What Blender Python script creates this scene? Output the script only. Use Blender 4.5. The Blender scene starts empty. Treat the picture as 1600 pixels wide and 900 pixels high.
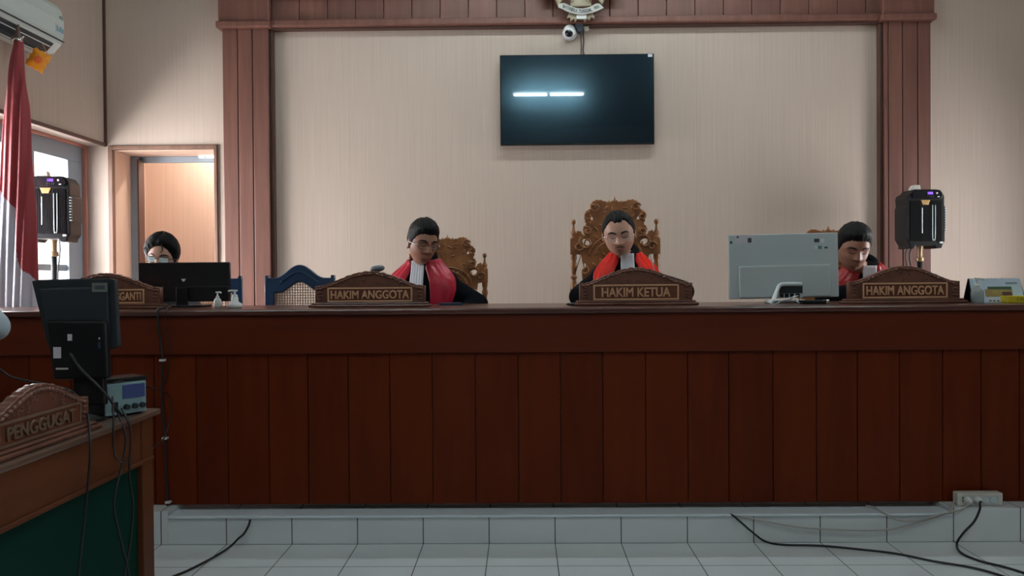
import bpy, bmesh, math, random
from mathutils import Vector, Matrix, Euler, noise

S = bpy.context.scene
COL = S.collection
PI = math.pi
R = math.radians
rnd = random.Random(7)

# ------------------------------------------------------------------ camera
F = 1310.0
CAMZ = 1.206
YAW, PITCH, ROLL = math.atan(16 / F), math.atan(15 / F), R(-0.43)
cam_d = bpy.data.cameras.new('camera')
cam_d.sensor_width = 36.0
cam_d.lens = F / 1600 * 36.0
cam_d.clip_start = 0.05
cam = bpy.data.objects.new('camera', cam_d)
COL.objects.link(cam)
CR = (Matrix.Rotation(YAW, 4, 'Z') @ Matrix.Rotation(PI / 2 - PITCH, 4, 'X') @ Matrix.Rotation(ROLL, 4, 'Z'))
cam.matrix_world = Matrix.Translation((0, 0, CAMZ)) @ CR
S.camera = cam


def ray(px, py):
    return CR.to_3x3() @ Vector(((px - 800) / F, -(py - 450) / F, -1))


def at(px, py, Y):
    d = ray(px, py)
    return Vector((0, 0, CAMZ)) + d * (Y / d.y)


def atx(px, py, X):
    d = ray(px, py)
    return Vector((0, 0, CAMZ)) + d * (X / d.x)


# ------------------------------------------------------------------ world, exposure
W = bpy.data.worlds.new('world')
S.world = W
W.use_nodes = True
WORLD_STRENGTH = 32.0
W.node_tree.nodes['Background'].inputs[0].default_value = (1.0, 0.965, 0.94, 1)
W.node_tree.nodes['Background'].inputs[1].default_value = WORLD_STRENGTH
S.view_settings.view_transform = 'Standard'
S.view_settings.look = 'None'
S.view_settings.gamma = 1
S.view_settings.use_curve_mapping = False
S.view_settings.exposure = 0.0
S.cycles.use_denoising = True
S.cycles.max_bounces = 8
S.cycles.diffuse_bounces = 5
S.cycles.sample_clamp_indirect = 6
TUBE_FRONT = 84.0     # tube over the bench
TUBE_BACK = 135.0      # tube over the public seats (seen mirrored in the television)


def portal(loc, rot, sx, sy):
    l = bpy.data.lights.new('window_portal', 'AREA')
    l.shape = 'RECTANGLE'
    l.size, l.size_y = sx, sy
    l.cycles.is_portal = True
    o = bpy.data.objects.new('window_portal', l)
    o.location = loc
    o.rotation_euler = rot
    COL.objects.link(o)


# room figures
YW = 6.0               # back wall
XL, XR = -2.99, 3.77   # upper side walls
XWL, XWR = -3.14, 3.92  # window planes
ZS = 2.18              # underside of the side wall boxing
ZC = 4.15              # ceiling
YF = -4.5              # wall behind the camera
ZP = 0.25              # floor behind the bench
portal((XWL - 0.03, 5.1, 1.35), (0, R(-90), 0), 1.6, 1.7)
portal((XWR + 0.03, 5.05, 1.35), (0, R(90), 0), 1.6, 0.85)


# ------------------------------------------------------------------ materials
def mat(name, col, rough=0.6, metal=0.0, var=0.0, vscale=8.0, bump=0.0, bscale=60.0, spec=0.5,
        coat=0.0, coat_r=0.05, emit=None, estr=0.0, alpha=1.0, stretch=(1, 1, 1), sheen=0.0):
    m = bpy.data.materials.new(name)
    m.use_nodes = True
    nt = m.node_tree
    b = nt.nodes['Principled BSDF']
    if name == 'television_panel':
        b.inputs['Specular Tint'].default_value = (0.45, 0.8, 1.0, 1)
    b.inputs['Base Color'].default_value = (*col, 1)
    b.inputs['Roughness'].default_value = rough
    b.inputs['Metallic'].default_value = metal
    b.inputs['Specular IOR Level'].default_value = spec
    b.inputs['Coat Weight'].default_value = coat
    b.inputs['Coat Roughness'].default_value = coat_r
    b.inputs['Alpha'].default_value = alpha
    b.inputs['Sheen Weight'].default_value = sheen
    if emit:
        b.inputs['Emission Color'].default_value = (*emit, 1)
        b.inputs['Emission Strength'].default_value = estr
    tc = nt.nodes.new('ShaderNodeTexCoord')
    mp = nt.nodes.new('ShaderNodeMapping')
    mp.inputs['Scale'].default_value = stretch
    nt.links.new(tc.outputs['Object'], mp.inputs[0])
    if var > 0:
        n = nt.nodes.new('ShaderNodeTexNoise')
        n.inputs['Scale'].default_value = vscale
        n.inputs['Detail'].default_value = 5
        nt.links.new(mp.outputs[0], n.inputs['Vector'])
        mix = nt.nodes.new('ShaderNodeMix')
        mix.data_type = 'RGBA'
        mix.inputs[6].default_value = (*[c * (1 - var) for c in col], 1)
        mix.inputs[7].default_value = (*[min(1, c * (1 + var)) for c in col], 1)
        nt.links.new(n.outputs['Fac'], mix.inputs[0])
        nt.links.new(mix.outputs[2], b.inputs['Base Color'])
    if bump > 0:
        n2 = nt.nodes.new('ShaderNodeTexNoise')
        n2.inputs['Scale'].default_value = bscale
        n2.inputs['Detail'].default_value = 4
        nt.links.new(mp.outputs[0], n2.inputs['Vector'])
        bp = nt.nodes.new('ShaderNodeBump')
        bp.inputs['Strength'].default_value = bump
        bp.inputs['Distance'].default_value = 0.01
        nt.links.new(n2.outputs['Fac'], bp.inputs['Height'])
        nt.links.new(bp.outputs[0], b.inputs['Normal'])
    return m


def wood(name, c1, c2, rough=0.4, scale=5.0, stretch=(6, 6, 0.6), island=False, coat=0.0, bump=0.05, spec=0.5):
    m = bpy.data.materials.new(name)
    m.use_nodes = True
    nt = m.node_tree
    L = nt.links.new
    b = nt.nodes['Principled BSDF']
    b.inputs['Roughness'].default_value = rough
    b.inputs['Specular IOR Level'].default_value = spec
    b.inputs['Coat Weight'].default_value = coat
    b.inputs['Coat Roughness'].default_value = 0.15
    tc = nt.nodes.new('ShaderNodeTexCoord')
    mp = nt.nodes.new('ShaderNodeMapping')
    mp.inputs['Scale'].default_value = stretch
    L(tc.outputs['Object'], mp.inputs[0])
    n = nt.nodes.new('ShaderNodeTexNoise')
    n.inputs['Scale'].default_value = scale
    n.inputs['Detail'].default_value = 8
    n.inputs['Distortion'].default_value = 0.6
    L(mp.outputs[0], n.inputs['Vector'])
    r = nt.nodes.new('ShaderNodeValToRGB')
    r.color_ramp.elements[0].position = 0.3
    r.color_ramp.elements[1].position = 0.7
    r.color_ramp.elements[0].color = (*c1, 1)
    r.color_ramp.elements[1].color = (*c2, 1)
    L(n.outputs['Fac'], r.inputs[0])
    out = r.outputs[0]
    if island:
        g = nt.nodes.new('ShaderNodeNewGeometry')
        hv = nt.nodes.new('ShaderNodeHueSaturation')
        ma = nt.nodes.new('ShaderNodeMapRange')
        ma.inputs[3].default_value = 0.88
        ma.inputs[4].default_value = 1.12
        L(g.outputs['Random Per Island'], ma.inputs[0])
        L(ma.outputs[0], hv.inputs['Value'])
        L(out, hv.inputs['Color'])
        out = hv.outputs[0]
    L(out, b.inputs['Base Color'])
    bp = nt.nodes.new('ShaderNodeBump')
    bp.inputs['Strength'].default_value = bump
    bp.inputs['Distance'].default_value = 0.01
    L(n.outputs['Fac'], bp.inputs['Height'])
    L(bp.outputs[0], b.inputs['Normal'])
    return m


def wall_mat(name, col, axis='X', seam=0.31, seam_off=0.0):
    """cream panel boards with fine upright grain and faint seams"""
    m = bpy.data.materials.new(name)
    m.use_nodes = True
    nt = m.node_tree
    L = nt.links.new
    b = nt.nodes['Principled BSDF']
    b.inputs['Roughness'].default_value = 0.55
    b.inputs['Specular IOR Level'].default_value = 0.3
    tc = nt.nodes.new('ShaderNodeTexCoord')
    mp = nt.nodes.new('ShaderNodeMapping')
    mp.inputs['Scale'].default_value = (150, 150, 1.6)
    L(tc.outputs['Object'], mp.inputs[0])
    n = nt.nodes.new('ShaderNodeTexNoise')
    n.inputs['Scale'].default_value = 1.0
    n.inputs['Detail'].default_value = 6
    L(mp.outputs[0], n.inputs['Vector'])
    r = nt.nodes.new('ShaderNodeValToRGB')
    r.color_ramp.elements[0].position = 0.32
    r.color_ramp.elements[1].position = 0.62
    r.color_ramp.elements[0].color = (*[c * 0.93 for c in col], 1)
    r.color_ramp.elements[1].color = (*[min(1, c * 1.03) for c in col], 1)
    L(n.outputs['Fac'], r.inputs[0])
    sx = nt.nodes.new('ShaderNodeSeparateXYZ')
    L(tc.outputs['Object'], sx.inputs[0])
    a = nt.nodes.new('ShaderNodeMath'); a.operation = 'ADD'; a.inputs[1].default_value = 50 + seam_off
    L(sx.outputs[axis], a.inputs[0])
    d = nt.nodes.new('ShaderNodeMath'); d.operation = 'MODULO'; d.inputs[1].default_value = seam
    L(a.outputs[0], d.inputs[0])
    c = nt.nodes.new('ShaderNodeMath'); c.operation = 'LESS_THAN'; c.inputs[1].default_value = 0.004
    L(d.outputs[0], c.inputs[0])
    c2 = nt.nodes.new('ShaderNodeMath'); c2.operation = 'MULTIPLY'; c2.inputs[1].default_value = 0.16
    L(c.outputs[0], c2.inputs[0])
    mix = nt.nodes.new('ShaderNodeMix'); mix.data_type = 'RGBA'
    L(c2.outputs[0], mix.inputs[0])
    L(r.outputs[0], mix.inputs[6])
    mix.inputs[7].default_value = (*[c_ * 0.4 for c_ in col], 1)
    L(mix.outputs[2], b.inputs['Base Color'])
    return m


def tile_mat(name, ox, oy, vert=False):
    m = bpy.data.materials.new(name)
    m.use_nodes = True
    nt = m.node_tree
    L = nt.links.new
    b = nt.nodes['Principled BSDF']
    tc = nt.nodes.new('ShaderNodeTexCoord')
    sp = nt.nodes.new('ShaderNodeSeparateXYZ')
    L(tc.outputs['Object'], sp.inputs[0])
    fac = None
    for ax, off in (('X', ox), ('Y', oy)):
        if vert and ax == 'Y':
            continue
        a = nt.nodes.new('ShaderNodeMath'); a.operation = 'SUBTRACT'; a.inputs[1].default_value = off - 30
        L(sp.outputs[ax], a.inputs[0])
        d = nt.nodes.new('ShaderNodeMath'); d.operation = 'MODULO'; d.inputs[1].default_value = 0.3
        L(a.outputs[0], d.inputs[0])
        s = nt.nodes.new('ShaderNodeMath'); s.operation = 'SUBTRACT'; s.inputs[1].default_value = 0.15
        L(d.outputs[0], s.inputs[0])
        ab = nt.nodes.new('ShaderNodeMath'); ab.operation = 'ABSOLUTE'
        L(s.outputs[0], ab.inputs[0])
        g = nt.nodes.new('ShaderNodeMath'); g.operation = 'GREATER_THAN'; g.inputs[1].default_value = 0.1478
        L(ab.outputs[0], g.inputs[0])
        if fac is None:
            fac = g.outputs[0]
        else:
            mx = nt.nodes.new('ShaderNodeMath'); mx.operation = 'MAXIMUM'
            L(fac, mx.inputs[0]); L(g.outputs[0], mx.inputs[1])
            fac = mx.outputs[0]
    n = nt.nodes.new('ShaderNodeTexNoise')
    n.inputs['Scale'].default_value = 3.0
    n.inputs['Detail'].default_value = 6
    L(tc.outputs['Object'], n.inputs['Vector'])
    r = nt.nodes.new('ShaderNodeValToRGB')
    r.color_ramp.elements[0].color = (0.64, 0.69, 0.71, 1)
    r.color_ramp.elements[1].color = (0.77, 0.81, 0.83, 1)
    L(n.outputs['Fac'], r.inputs[0])
    mix = nt.nodes.new('ShaderNodeMix'); mix.data_type = 'RGBA'
    L(fac, mix.inputs[0]); L(r.outputs[0], mix.inputs[6])
    mix.inputs[7].default_value = (0.05, 0.045, 0.04, 1)
    L(mix.outputs[2], b.inputs['Base Color'])
    b.inputs['Roughness'].default_value = 0.3
    return m


def glass_mat(name, tint=(1, 1, 1), gloss=0.08):
    m = bpy.data.materials.new(name)
    m.use_nodes = True
    nt = m.node_tree
    nt.nodes.remove(nt.nodes['Principled BSDF'])
    o = nt.nodes['Material Output']
    t = nt.nodes.new('ShaderNodeBsdfTransparent'); t.inputs[0].default_value = (*tint, 1)
    g = nt.nodes.new('ShaderNodeBsdfGlossy'); g.inputs['Roughness'].default_value = 0.03
    mx = nt.nodes.new('ShaderNodeMixShader'); mx.inputs[0].default_value = gloss
    nt.links.new(t.outputs[0], mx.inputs[1]); nt.links.new(g.outputs[0], mx.inputs[2])
    nt.links.new(mx.outputs[0], o.inputs['Surface'])
    return m


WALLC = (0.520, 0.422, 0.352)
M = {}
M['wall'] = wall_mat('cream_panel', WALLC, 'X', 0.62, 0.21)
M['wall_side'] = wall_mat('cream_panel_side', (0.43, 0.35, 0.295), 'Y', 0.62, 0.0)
M['ceil'] = mat('ceiling_white', (0.55, 0.53, 0.5), 0.8, var=0.04)
M['tile'] = tile_mat('white_floor_tile', -0.159, 3.8)
M['nosing'] = mat('brightened_step_edge', (0.72, 0.82, 0.88), 0.35, var=0.04)  # paler tone paints in light caught along the step edge
M['riser'] = tile_mat('white_riser_tile', -0.159, 0, True)
M['brown'] = wood('reddish_brown_cladding', (0.115, 0.043, 0.030), (0.165, 0.066, 0.045), 0.5, 3.0, (9, 9, 0.5), island=True)
M['darktrim'] = mat('dark_brown_edge', (0.075, 0.03, 0.022), 0.5, var=0.2)
M['frame'] = wood('brown_door_frame', (0.13, 0.065, 0.04), (0.2, 0.10, 0.065), 0.5)
M['desk'] = wood('red_brown_desk', (0.088, 0.0110, 0.0016), (0.118, 0.0165, 0.0024), 0.5, 2.4, (5, 5, 0.5), island=True, spec=0.14)
M['desk_h'] = wood('red_brown_rail', (0.085, 0.0110, 0.0020), (0.112, 0.0155, 0.0030), 0.45, 2.4, (0.5, 5, 5), spec=0.22)
M['desk_top'] = wood('dark_top', (0.055, 0.014, 0.009), (0.10, 0.026, 0.016), 0.3, 3, (0.5, 5, 5), coat=0.2)
M['plate'] = wood('carved_brown', (0.095, 0.033, 0.020), (0.17, 0.062, 0.037), 0.36, 6, (3, 3, 3), coat=0.3)
M['plate_in'] = wood('reddish_inset', (0.10, 0.026, 0.010), (0.15, 0.042, 0.016), 0.4, 6, (1, 3, 5))
M['letter'] = mat('pale_carved_wood', (0.62, 0.36, 0.21), 0.5, var=0.12, vscale=30)
M['letter_dim'] = mat('dull_carved_wood', (0.14, 0.078, 0.045), 0.5, var=0.15, vscale=30)
M['teak'] = wood('carved_teak', (0.20, 0.072, 0.022), (0.36, 0.145, 0.048), 0.32, 5, (3, 3, 2), coat=0.3)
M['black'] = mat('black_plastic', (0.006, 0.0065, 0.008), 0.42, spec=0.25, var=0.2, bump=0.04, bscale=300)
M['blackshine'] = mat('black_gloss', (0.006, 0.007, 0.010), 0.25, spec=0.3, coat=0.1)
M['darkgrey'] = mat('dark_grey_plastic', (0.019, 0.025, 0.031), 0.5, var=0.15, spec=0.3)
M['navy'] = mat('navy_painted_wood', (0.012, 0.038, 0.085), 0.28, var=0.3, vscale=6, coat=0.5)
M['cane'] = mat('cane_weave', (0.33, 0.20, 0.13), 0.6, var=0.25, vscale=60)
M['white'] = mat('white_plastic', (0.72, 0.74, 0.74), 0.4, var=0.04)
M['offwhite'] = mat('ivory_plastic', (0.60, 0.58, 0.52), 0.45, var=0.05)
M['silver'] = mat('silver_grey_shell', (0.53, 0.61, 0.63), 0.28, var=0.05, vscale=3, coat=0.3)
M['silver_l'] = mat('light_silver_shell', (0.68, 0.75, 0.77), 0.3, coat=0.4)
M['bluegrey'] = mat('blue_grey_plastic', (0.07, 0.09, 0.12), 0.5)
M['chrome'] = mat('polished_steel', (0.75, 0.75, 0.75), 0.15, 1.0)
M['peach'] = wall_mat('peach_panel', (0.62, 0.45, 0.355), 'X', 0.62, 0.1)
M['grey_frame'] = mat('blue_grey_window_frame', (0.22, 0.265, 0.31), 0.45, var=0.08)
M['red_brown_trim'] = mat('reddish_window_trim', (0.36, 0.14, 0.10), 0.5, var=0.1)
M['glass'] = glass_mat('window_glass', (0.97, 0.98, 1.0), 0.05)
M['skin'] = mat('warm_skin', (0.42, 0.205, 0.13), 0.48, var=0.06, vscale=25, bump=0.05, bscale=250)
M['skin_l'] = mat('light_skin', (0.56, 0.31, 0.225), 0.45, var=0.05, vscale=25, bump=0.05, bscale=250)
M['skin_d'] = mat('tan_skin', (0.36, 0.165, 0.105), 0.42, var=0.06, vscale=25, bump=0.05, bscale=250)
M['hair'] = mat('black_hair', (0.0035, 0.0035, 0.0045), 0.5, spec=0.22, bump=0.6, bscale=130, stretch=(3, 1, 0.6))
M['lip'] = mat('lip_skin', (0.33, 0.13, 0.10), 0.45)
M['lash'] = mat('dark_lash', (0.03, 0.015, 0.012), 0.6)
M['robe'] = mat('black_robe_cloth', (0.003, 0.0035, 0.006), 0.9, spec=0.12, var=0.3, bump=0.25, bscale=18)
M['satin_r'] = mat('scarlet_satin', (0.90, 0.022, 0.012), 0.36, var=0.15, vscale=9, bump=0.5, bscale=16, spec=0.4)
M['satin_m'] = mat('crimson_satin', (0.46, 0.012, 0.036), 0.34, var=0.15, vscale=9, bump=0.5, bscale=16, spec=0.4)
M['satin_d'] = mat('deep_red_satin', (0.36, 0.006, 0.010), 0.38, var=0.15, vscale=9, bump=0.5, bscale=16, spec=0.3)
M['jabot'] = mat('white_bands', (0.86, 0.88, 0.96), 0.6, bump=0.1, bscale=40)
M['shirt_b'] = mat('pale_blue_cloth', (0.50, 0.62, 0.70), 0.8, bump=0.2, bscale=20)
M['shirt_d'] = mat('dark_shirt', (0.03, 0.035, 0.05), 0.8, bump=0.2, bscale=20)
M['trouser'] = mat('black_trousers', (0.012, 0.012, 0.015), 0.85)
M['flag_r'] = mat('flag_red', (0.27, 0.010, 0.018), 0.55, bump=0.15, bscale=30, sheen=0.3)
M['flag_w'] = mat('flag_white', (0.50, 0.50, 0.57), 0.6, bump=0.15, bscale=30, sheen=0.2)
M['brass'] = mat('brass', (0.30, 0.20, 0.11), 0.4, 0.5)
M['gold'] = mat('gold_badge', (0.50, 0.30, 0.12), 0.4, 0.3)
M['pole'] = mat('brown_flag_pole', (0.12, 0.07, 0.05), 0.4, coat=0.3)
M['green'] = mat('green_board', (0.0016, 0.028, 0.019), 0.7, spec=0.08, var=0.2, vscale=3)
M['tablewood'] = wood('orange_brown_table', (0.085, 0.022, 0.006), (0.125, 0.035, 0.010), 0.5, 3, (3, 0.7, 4), spec=0.2)
M['tabletop'] = wood('dull_table_edge', (0.075, 0.042, 0.029), (0.12, 0.068, 0.047), 0.35, 3, (3, 0.7, 4), coat=0.15)
M['cable'] = mat('black_cable', (0.008, 0.008, 0.010), 0.5)
M['cable_w'] = mat('ivory_cable', (0.42, 0.41, 0.38), 0.5)
M['screen'] = mat('television_panel', (0.0035, 0.008, 0.013), 0.135, spec=0.5, coat=0.4, coat_r=0.025)
M['violet'] = mat('violet_display', (0.05, 0.02, 0.2), 0.4, emit=(0.22, 0.08, 1.0), estr=2.2)
M['blue_disp'] = mat('dim_blue_display', (0.03, 0.05, 0.16), 0.3, emit=(0.06, 0.09, 0.4), estr=0.03)
M['cyan'] = mat('pale_cyan_plastic', (0.20, 0.33, 0.36), 0.4)
M['orange'] = mat('orange_packet', (0.95, 0.34, 0.02), 0.35, var=0.15, vscale=25, emit=None)
M['orange_d'] = mat('deep_orange_print', (0.85, 0.13, 0.02), 0.4)
M['yellow'] = mat('yellow_box', (0.62, 0.52, 0.02), 0.5, var=0.1)
M['olive'] = mat('olive_print', (0.22, 0.17, 0.02), 0.5)
M['calendar'] = mat('pale_blue_calendar', (0.50, 0.64, 0.76), 0.5, var=0.2, vscale=12)
M['cal_green'] = mat('calendar_green', (0.04, 0.10, 0.06), 0.5)
M['cal_gold'] = mat('calendar_ochre', (0.32, 0.24, 0.07), 0.5, var=0.4, vscale=40)
M['cal_maroon'] = mat('calendar_maroon', (0.10, 0.03, 0.03), 0.5)
M['clear'] = mat('clear_bottle', (0.45, 0.52, 0.50), 0.15, alpha=0.55)
M['lens'] = mat('reflection_lens', (0.80, 0.93, 0.97), 0.1, alpha=0.92, coat=1)  # milky pale blue colour stands in for reflections on the glass
M['lens_c'] = mat('clear_lens', (0.3, 0.3, 0.32), 0.08, alpha=0.07, coat=0.5)
M['emblem_gold'] = mat('dull_gold', (0.34, 0.29, 0.20), 0.5, 0.2, var=0.2, vscale=30)
M['ribbon'] = mat('ivory_ribbon', (0.50, 0.50, 0.45), 0.5, var=0.05)
M['ink'] = mat('dark_letter', (0.05, 0.06, 0.07), 0.6)
M['teal_ink'] = mat('teal_print', (0.08, 0.30, 0.32), 0.5)
M['sticker'] = mat('pale_lilac_sticker', (0.62, 0.62, 0.68), 0.5, var=0.08, vscale=60)
M['ac'] = mat('air_conditioner_white', (0.56, 0.64, 0.62), 0.35, var=0.03)
M['tube'] = mat('lit_tube', (1, 1, 1), 0.5, emit=(0.84, 0.97, 1.0), estr=TUBE_FRONT)
M['tube_b'] = mat('lit_tube_rear', (1, 1, 1), 0.5, emit=(0.78, 0.95, 1.0), estr=TUBE_BACK)


M['tube_fill'] = mat('fill_tube_sides', (1, 1, 1), 0.5, emit=(0.78, 0.95, 1.0), estr=55.0)  # unseen side lamps, added as frontal fill
M['tube_c'] = mat('lit_tube_passage', (1, 1, 1), 0.5, emit=(1.0, 0.93, 0.86), estr=230.0)
M['strip'] = mat('gleam_strip', (1, 1, 1), 0.5, emit=(0.9, 0.97, 1.0), estr=2.5)  # glow stands for the passage tube's gleam on the inner frame


# ------------------------------------------------------------------ mesh helpers
def box(bm, x0, x1, y0, y1, z0, z1, m=None):
    vs = [bm.verts.new((x, y, z)) for x in (x0, x1) for y in (y0, y1) for z in (z0, z1)]
    for f in ((0, 1, 3, 2), (4, 6, 7, 5), (0, 4, 5, 1), (2, 3, 7, 6), (0, 2, 6, 4), (1, 5, 7, 3)):
        bm.faces.new([vs[i] for i in f])
    if m is not None:
        for v in vs:
            v.co = m @ v.co
    return vs


def lathe(bm, prof, n=20, m=None, cap=True):
    """prof: (radius, z) pairs round the z axis"""
    m = m or Matrix()
    rings = []
    for r_, z in prof:
        rings.append([bm.verts.new(m @ Vector((r_ * math.cos(2 * PI * i / n), r_ * math.sin(2 * PI * i / n), z))) for i in range(n)])
    for a, b in zip(rings, rings[1:]):
        for i in range(n):
            bm.faces.new((a[i], a[(i + 1) % n], b[(i + 1) % n], b[i]))
    if cap:
        bm.faces.new(rings[0][::-1])
        bm.faces.new(rings[-1])


def smooth_pts(pts, k=6):
    pts = [Vector(p) for p in pts]
    if len(pts) < 3:
        return pts
    P = [pts[0] * 2 - pts[1]] + pts + [pts[-1] * 2 - pts[-2]]
    out = []
    for i in range(1, len(P) - 2):
        for j in range(k):
            t = j / k
            a, b, c, d = P[i - 1], P[i], P[i + 1], P[i + 2]
            out.append(0.5 * ((2 * b) + (c - a) * t + (2 * a - 5 * b + 4 * c - d) * t * t + (3 * b - a - 3 * c + d) * t ** 3))
    out.append(pts[-1])
    return out


def tube(bm, pts, rad, n=8, k=6, closed=False, flat=1.0):
    """a tube along points; rad a number or one radius per given point"""
    if isinstance(rad, (int, float)):
        sp = smooth_pts(pts, k) if k > 1 else [Vector(p) for p in pts]
        rs = [rad] * len(sp)
    else:
        q = smooth_pts([(*p, ) for p in pts], k) if k > 1 else [Vector(p) for p in pts]
        rr = []
        for i in range(len(rad) - 1):
            kk = k if k > 1 else 1
            for j in range(kk):
                rr.append(rad[i] + (rad[i + 1] - rad[i]) * j / kk)
        rr.append(rad[-1])
        if len(rr) != len(q):
            rr = [rad[min(len(rad) - 1, int(i / len(q) * len(rad)))] for i in range(len(q))]
        sp, rs = q, rr
    rings = []
    up = None
    for i, p in enumerate(sp):
        if closed:
            t = sp[(i + 1) % len(sp)] - sp[i - 1]
        else:
            t = sp[min(i + 1, len(sp) - 1)] - sp[max(i - 1, 0)]
        if t.length < 1e-9:
            t = Vector((0, 0, 1))
        t.normalize()
        if up is None:
            up = Vector((0, 0, 1)) if abs(t.z) < 0.9 else Vector((0, 1, 0))
        a = up - t * up.dot(t)
        if a.length < 1e-6:
            a = t.orthogonal()
        a.normalize()
        up = a
        b = t.cross(a)
        rings.append([bm.verts.new(p + (a * math.cos(2 * PI * j / n) + b * flat * math.sin(2 * PI * j / n)) * rs[i]) for j in range(n)])
    m_ = len(rings)
    for i in range(m_ if closed else m_ - 1):
        a, b = rings[i], rings[(i + 1) % m_]
        for j in range(n):
            bm.faces.new((a[j], a[(j + 1) % n], b[(j + 1) % n], b[j]))
    if not closed:
        bm.faces.new(rings[0][::-1])
        bm.faces.new(rings[-1])


def ball(bm, c, r, m=None, n=16, k=10):
    """an ellipsoid: centre c, radii r"""
    r = (r, r, r) if isinstance(r, (int, float)) else r
    c = Vector(c)
    m = m or Matrix()
    rings = []
    for i in range(1, k):
        th = PI * i / k
        rings.append([bm.verts.new(m @ (c + Vector((r[0] * math.sin(th) * math.cos(2 * PI * j / n), r[1] * math.sin(th) * math.sin(2 * PI * j / n), r[2] * math.cos(th))))) for j in range(n)])
    t = bm.verts.new(m @ (c + Vector((0, 0, r[2]))))
    b_ = bm.verts.new(m @ (c - Vector((0, 0, r[2]))))
    for j in range(n):
        bm.faces.new((t, rings[0][j], rings[0][(j + 1) % n]))
        bm.faces.new((b_, rings[-1][(j + 1) % n], rings[-1][j]))
    for a, b in zip(rings, rings[1:]):
        for j in range(n):
            bm.faces.new((a[j], b[j], b[(j + 1) % n], a[(j + 1) % n]))


def prism(bm, poly, y0, y1, m=None):
    """polygon in x,z pushed from y0 to y1"""
    m = m or Matrix()
    a = [bm.verts.new(m @ Vector((x, y0, z))) for x, z in poly]
    b = [bm.verts.new(m @ Vector((x, y1, z))) for x, z in poly]
    n = len(poly)
    bm.faces.new(a)
    bm.faces.new(b[::-1])
    for i in range(n):
        bm.faces.new((a[i], b[i], b[(i + 1) % n], a[(i + 1) % n]))


def B():
    return bmesh.new()


def finish(me, material, name, parent, smooth, bevel, world, auto):
    mats = material if isinstance(material, (list, tuple)) else [material]
    if not me.materials:
        for m_ in mats:
            me.materials.append(m_)
    if world and parent is not None:
        me.transform(Matrix.Translation(-parent.location))
    o = bpy.data.objects.new(name, me)
    COL.objects.link(o)
    if parent is not None:
        o.parent = parent
    if smooth:
        for p in me.polygons:
            p.use_smooth = True
    if bevel:
        md = o.modifiers.new('bevel', 'BEVEL')
        md.width = bevel
        md.segments = 2
        md.limit_method = 'ANGLE'
    if auto:
        es = o.modifiers.new('split', 'EDGE_SPLIT')
        es.split_angle = R(40)
    return o


def obj(name, bm, material, parent=None, smooth=False, bevel=0.0, world=False, auto=False):
    bmesh.ops.recalc_face_normals(bm, faces=bm.faces)
    me = bpy.data.meshes.new(name)
    bm.to_mesh(me)
    bm.free()
    return finish(me, material, name, parent, smooth, bevel, world, auto)


def curve_mesh(outlines, depth, bev=0.0):
    """filled flat shape with holes, thickness along y (front face at -depth/2)"""
    cu = bpy.data.curves.new('c', 'CURVE')
    cu.dimensions = '2D'
    cu.fill_mode = 'BOTH'
    cu.extrude = max(depth / 2 - bev, 0.0005)
    cu.bevel_depth = bev
    cu.bevel_resolution = 1
    for pts in outlines:
        sp = cu.splines.new('POLY')
        sp.points.add(len(pts) - 1)
        for i, (x, z) in enumerate(pts):
            sp.points[i].co = (x, z, 0, 1)
        sp.use_cyclic_u = True
    o = bpy.data.objects.new('c', cu)
    COL.objects.link(o)
    dg = bpy.context.evaluated_depsgraph_get()
    me = bpy.data.meshes.new_from_object(o.evaluated_get(dg))
    bpy.data.objects.remove(o)
    me.transform(Matrix.Rotation(PI / 2, 4, 'X'))
    me.materials.clear()
    return me


def text_mesh(s, width=None, height=None, depth=0.004, bold=0.0, spacing=1.0):
    """raised letters standing in x,z, centred, read from -y"""
    cu = bpy.data.curves.new('t', 'FONT')
    cu.body = s
    cu.align_x = 'CENTER'
    cu.align_y = 'CENTER'
    cu.extrude = 0.5
    cu.bevel_depth = bold
    cu.bevel_resolution = 0
    cu.space_character = spacing
    cu.resolution_u = 4
    o = bpy.data.objects.new('t', cu)
    COL.objects.link(o)
    dg = bpy.context.evaluated_depsgraph_get()
    me = bpy.data.meshes.new_from_object(o.evaluated_get(dg))
    bpy.data.objects.remove(o)
    xs = [v.co.x for v in me.vertices]; ys = [v.co.y for v in me.vertices]
    w, h = max(xs) - min(xs), max(ys) - min(ys)
    cx, cy = (max(xs) + min(xs)) / 2, (max(ys) + min(ys)) / 2
    sx = width / w if width else height / h
    sy = height / h if height else sx
    me.transform(Matrix.Rotation(PI / 2, 4, 'X') @ Matrix.Diagonal((sx, sy, depth, 1)) @ Matrix.Translation((-cx, -cy, 0)))
    me.materials.clear()
    return me


def put(name, me, material, parent=None, m=None, smooth=False, world=False):
    if m is not None:
        me.transform(m)
    return finish(me, material, name, parent, smooth, 0, world, False)


def remeshed(bm, voxel, smooth_it=2):
    bmesh.ops.recalc_face_normals(bm, faces=bm.faces)
    me = bpy.data.meshes.new('r')
    bm.to_mesh(me); bm.free()
    o = bpy.data.objects.new('r', me)
    COL.objects.link(o)
    md = o.modifiers.new('r', 'REMESH')
    md.mode = 'VOXEL'
    md.voxel_size = voxel
    sm = o.modifiers.new('s', 'SMOOTH')
    sm.iterations = smooth_it
    sm.factor = 0.5
    dg = bpy.context.evaluated_depsgraph_get()
    out = bpy.data.meshes.new_from_object(o.evaluated_get(dg))
    bpy.data.objects.remove(o)
    out.materials.clear()
    return out


def thing(name, label, cat, loc=(0, 0, 0), rz=0.0, group=None):
    o = bpy.data.objects.new(name, None)
    o.empty_display_size = 0.05
    COL.objects.link(o)
    o.location = loc
    o.rotation_euler = (0, 0, rz)
    tag(o, label, cat, group)
    return o


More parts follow.
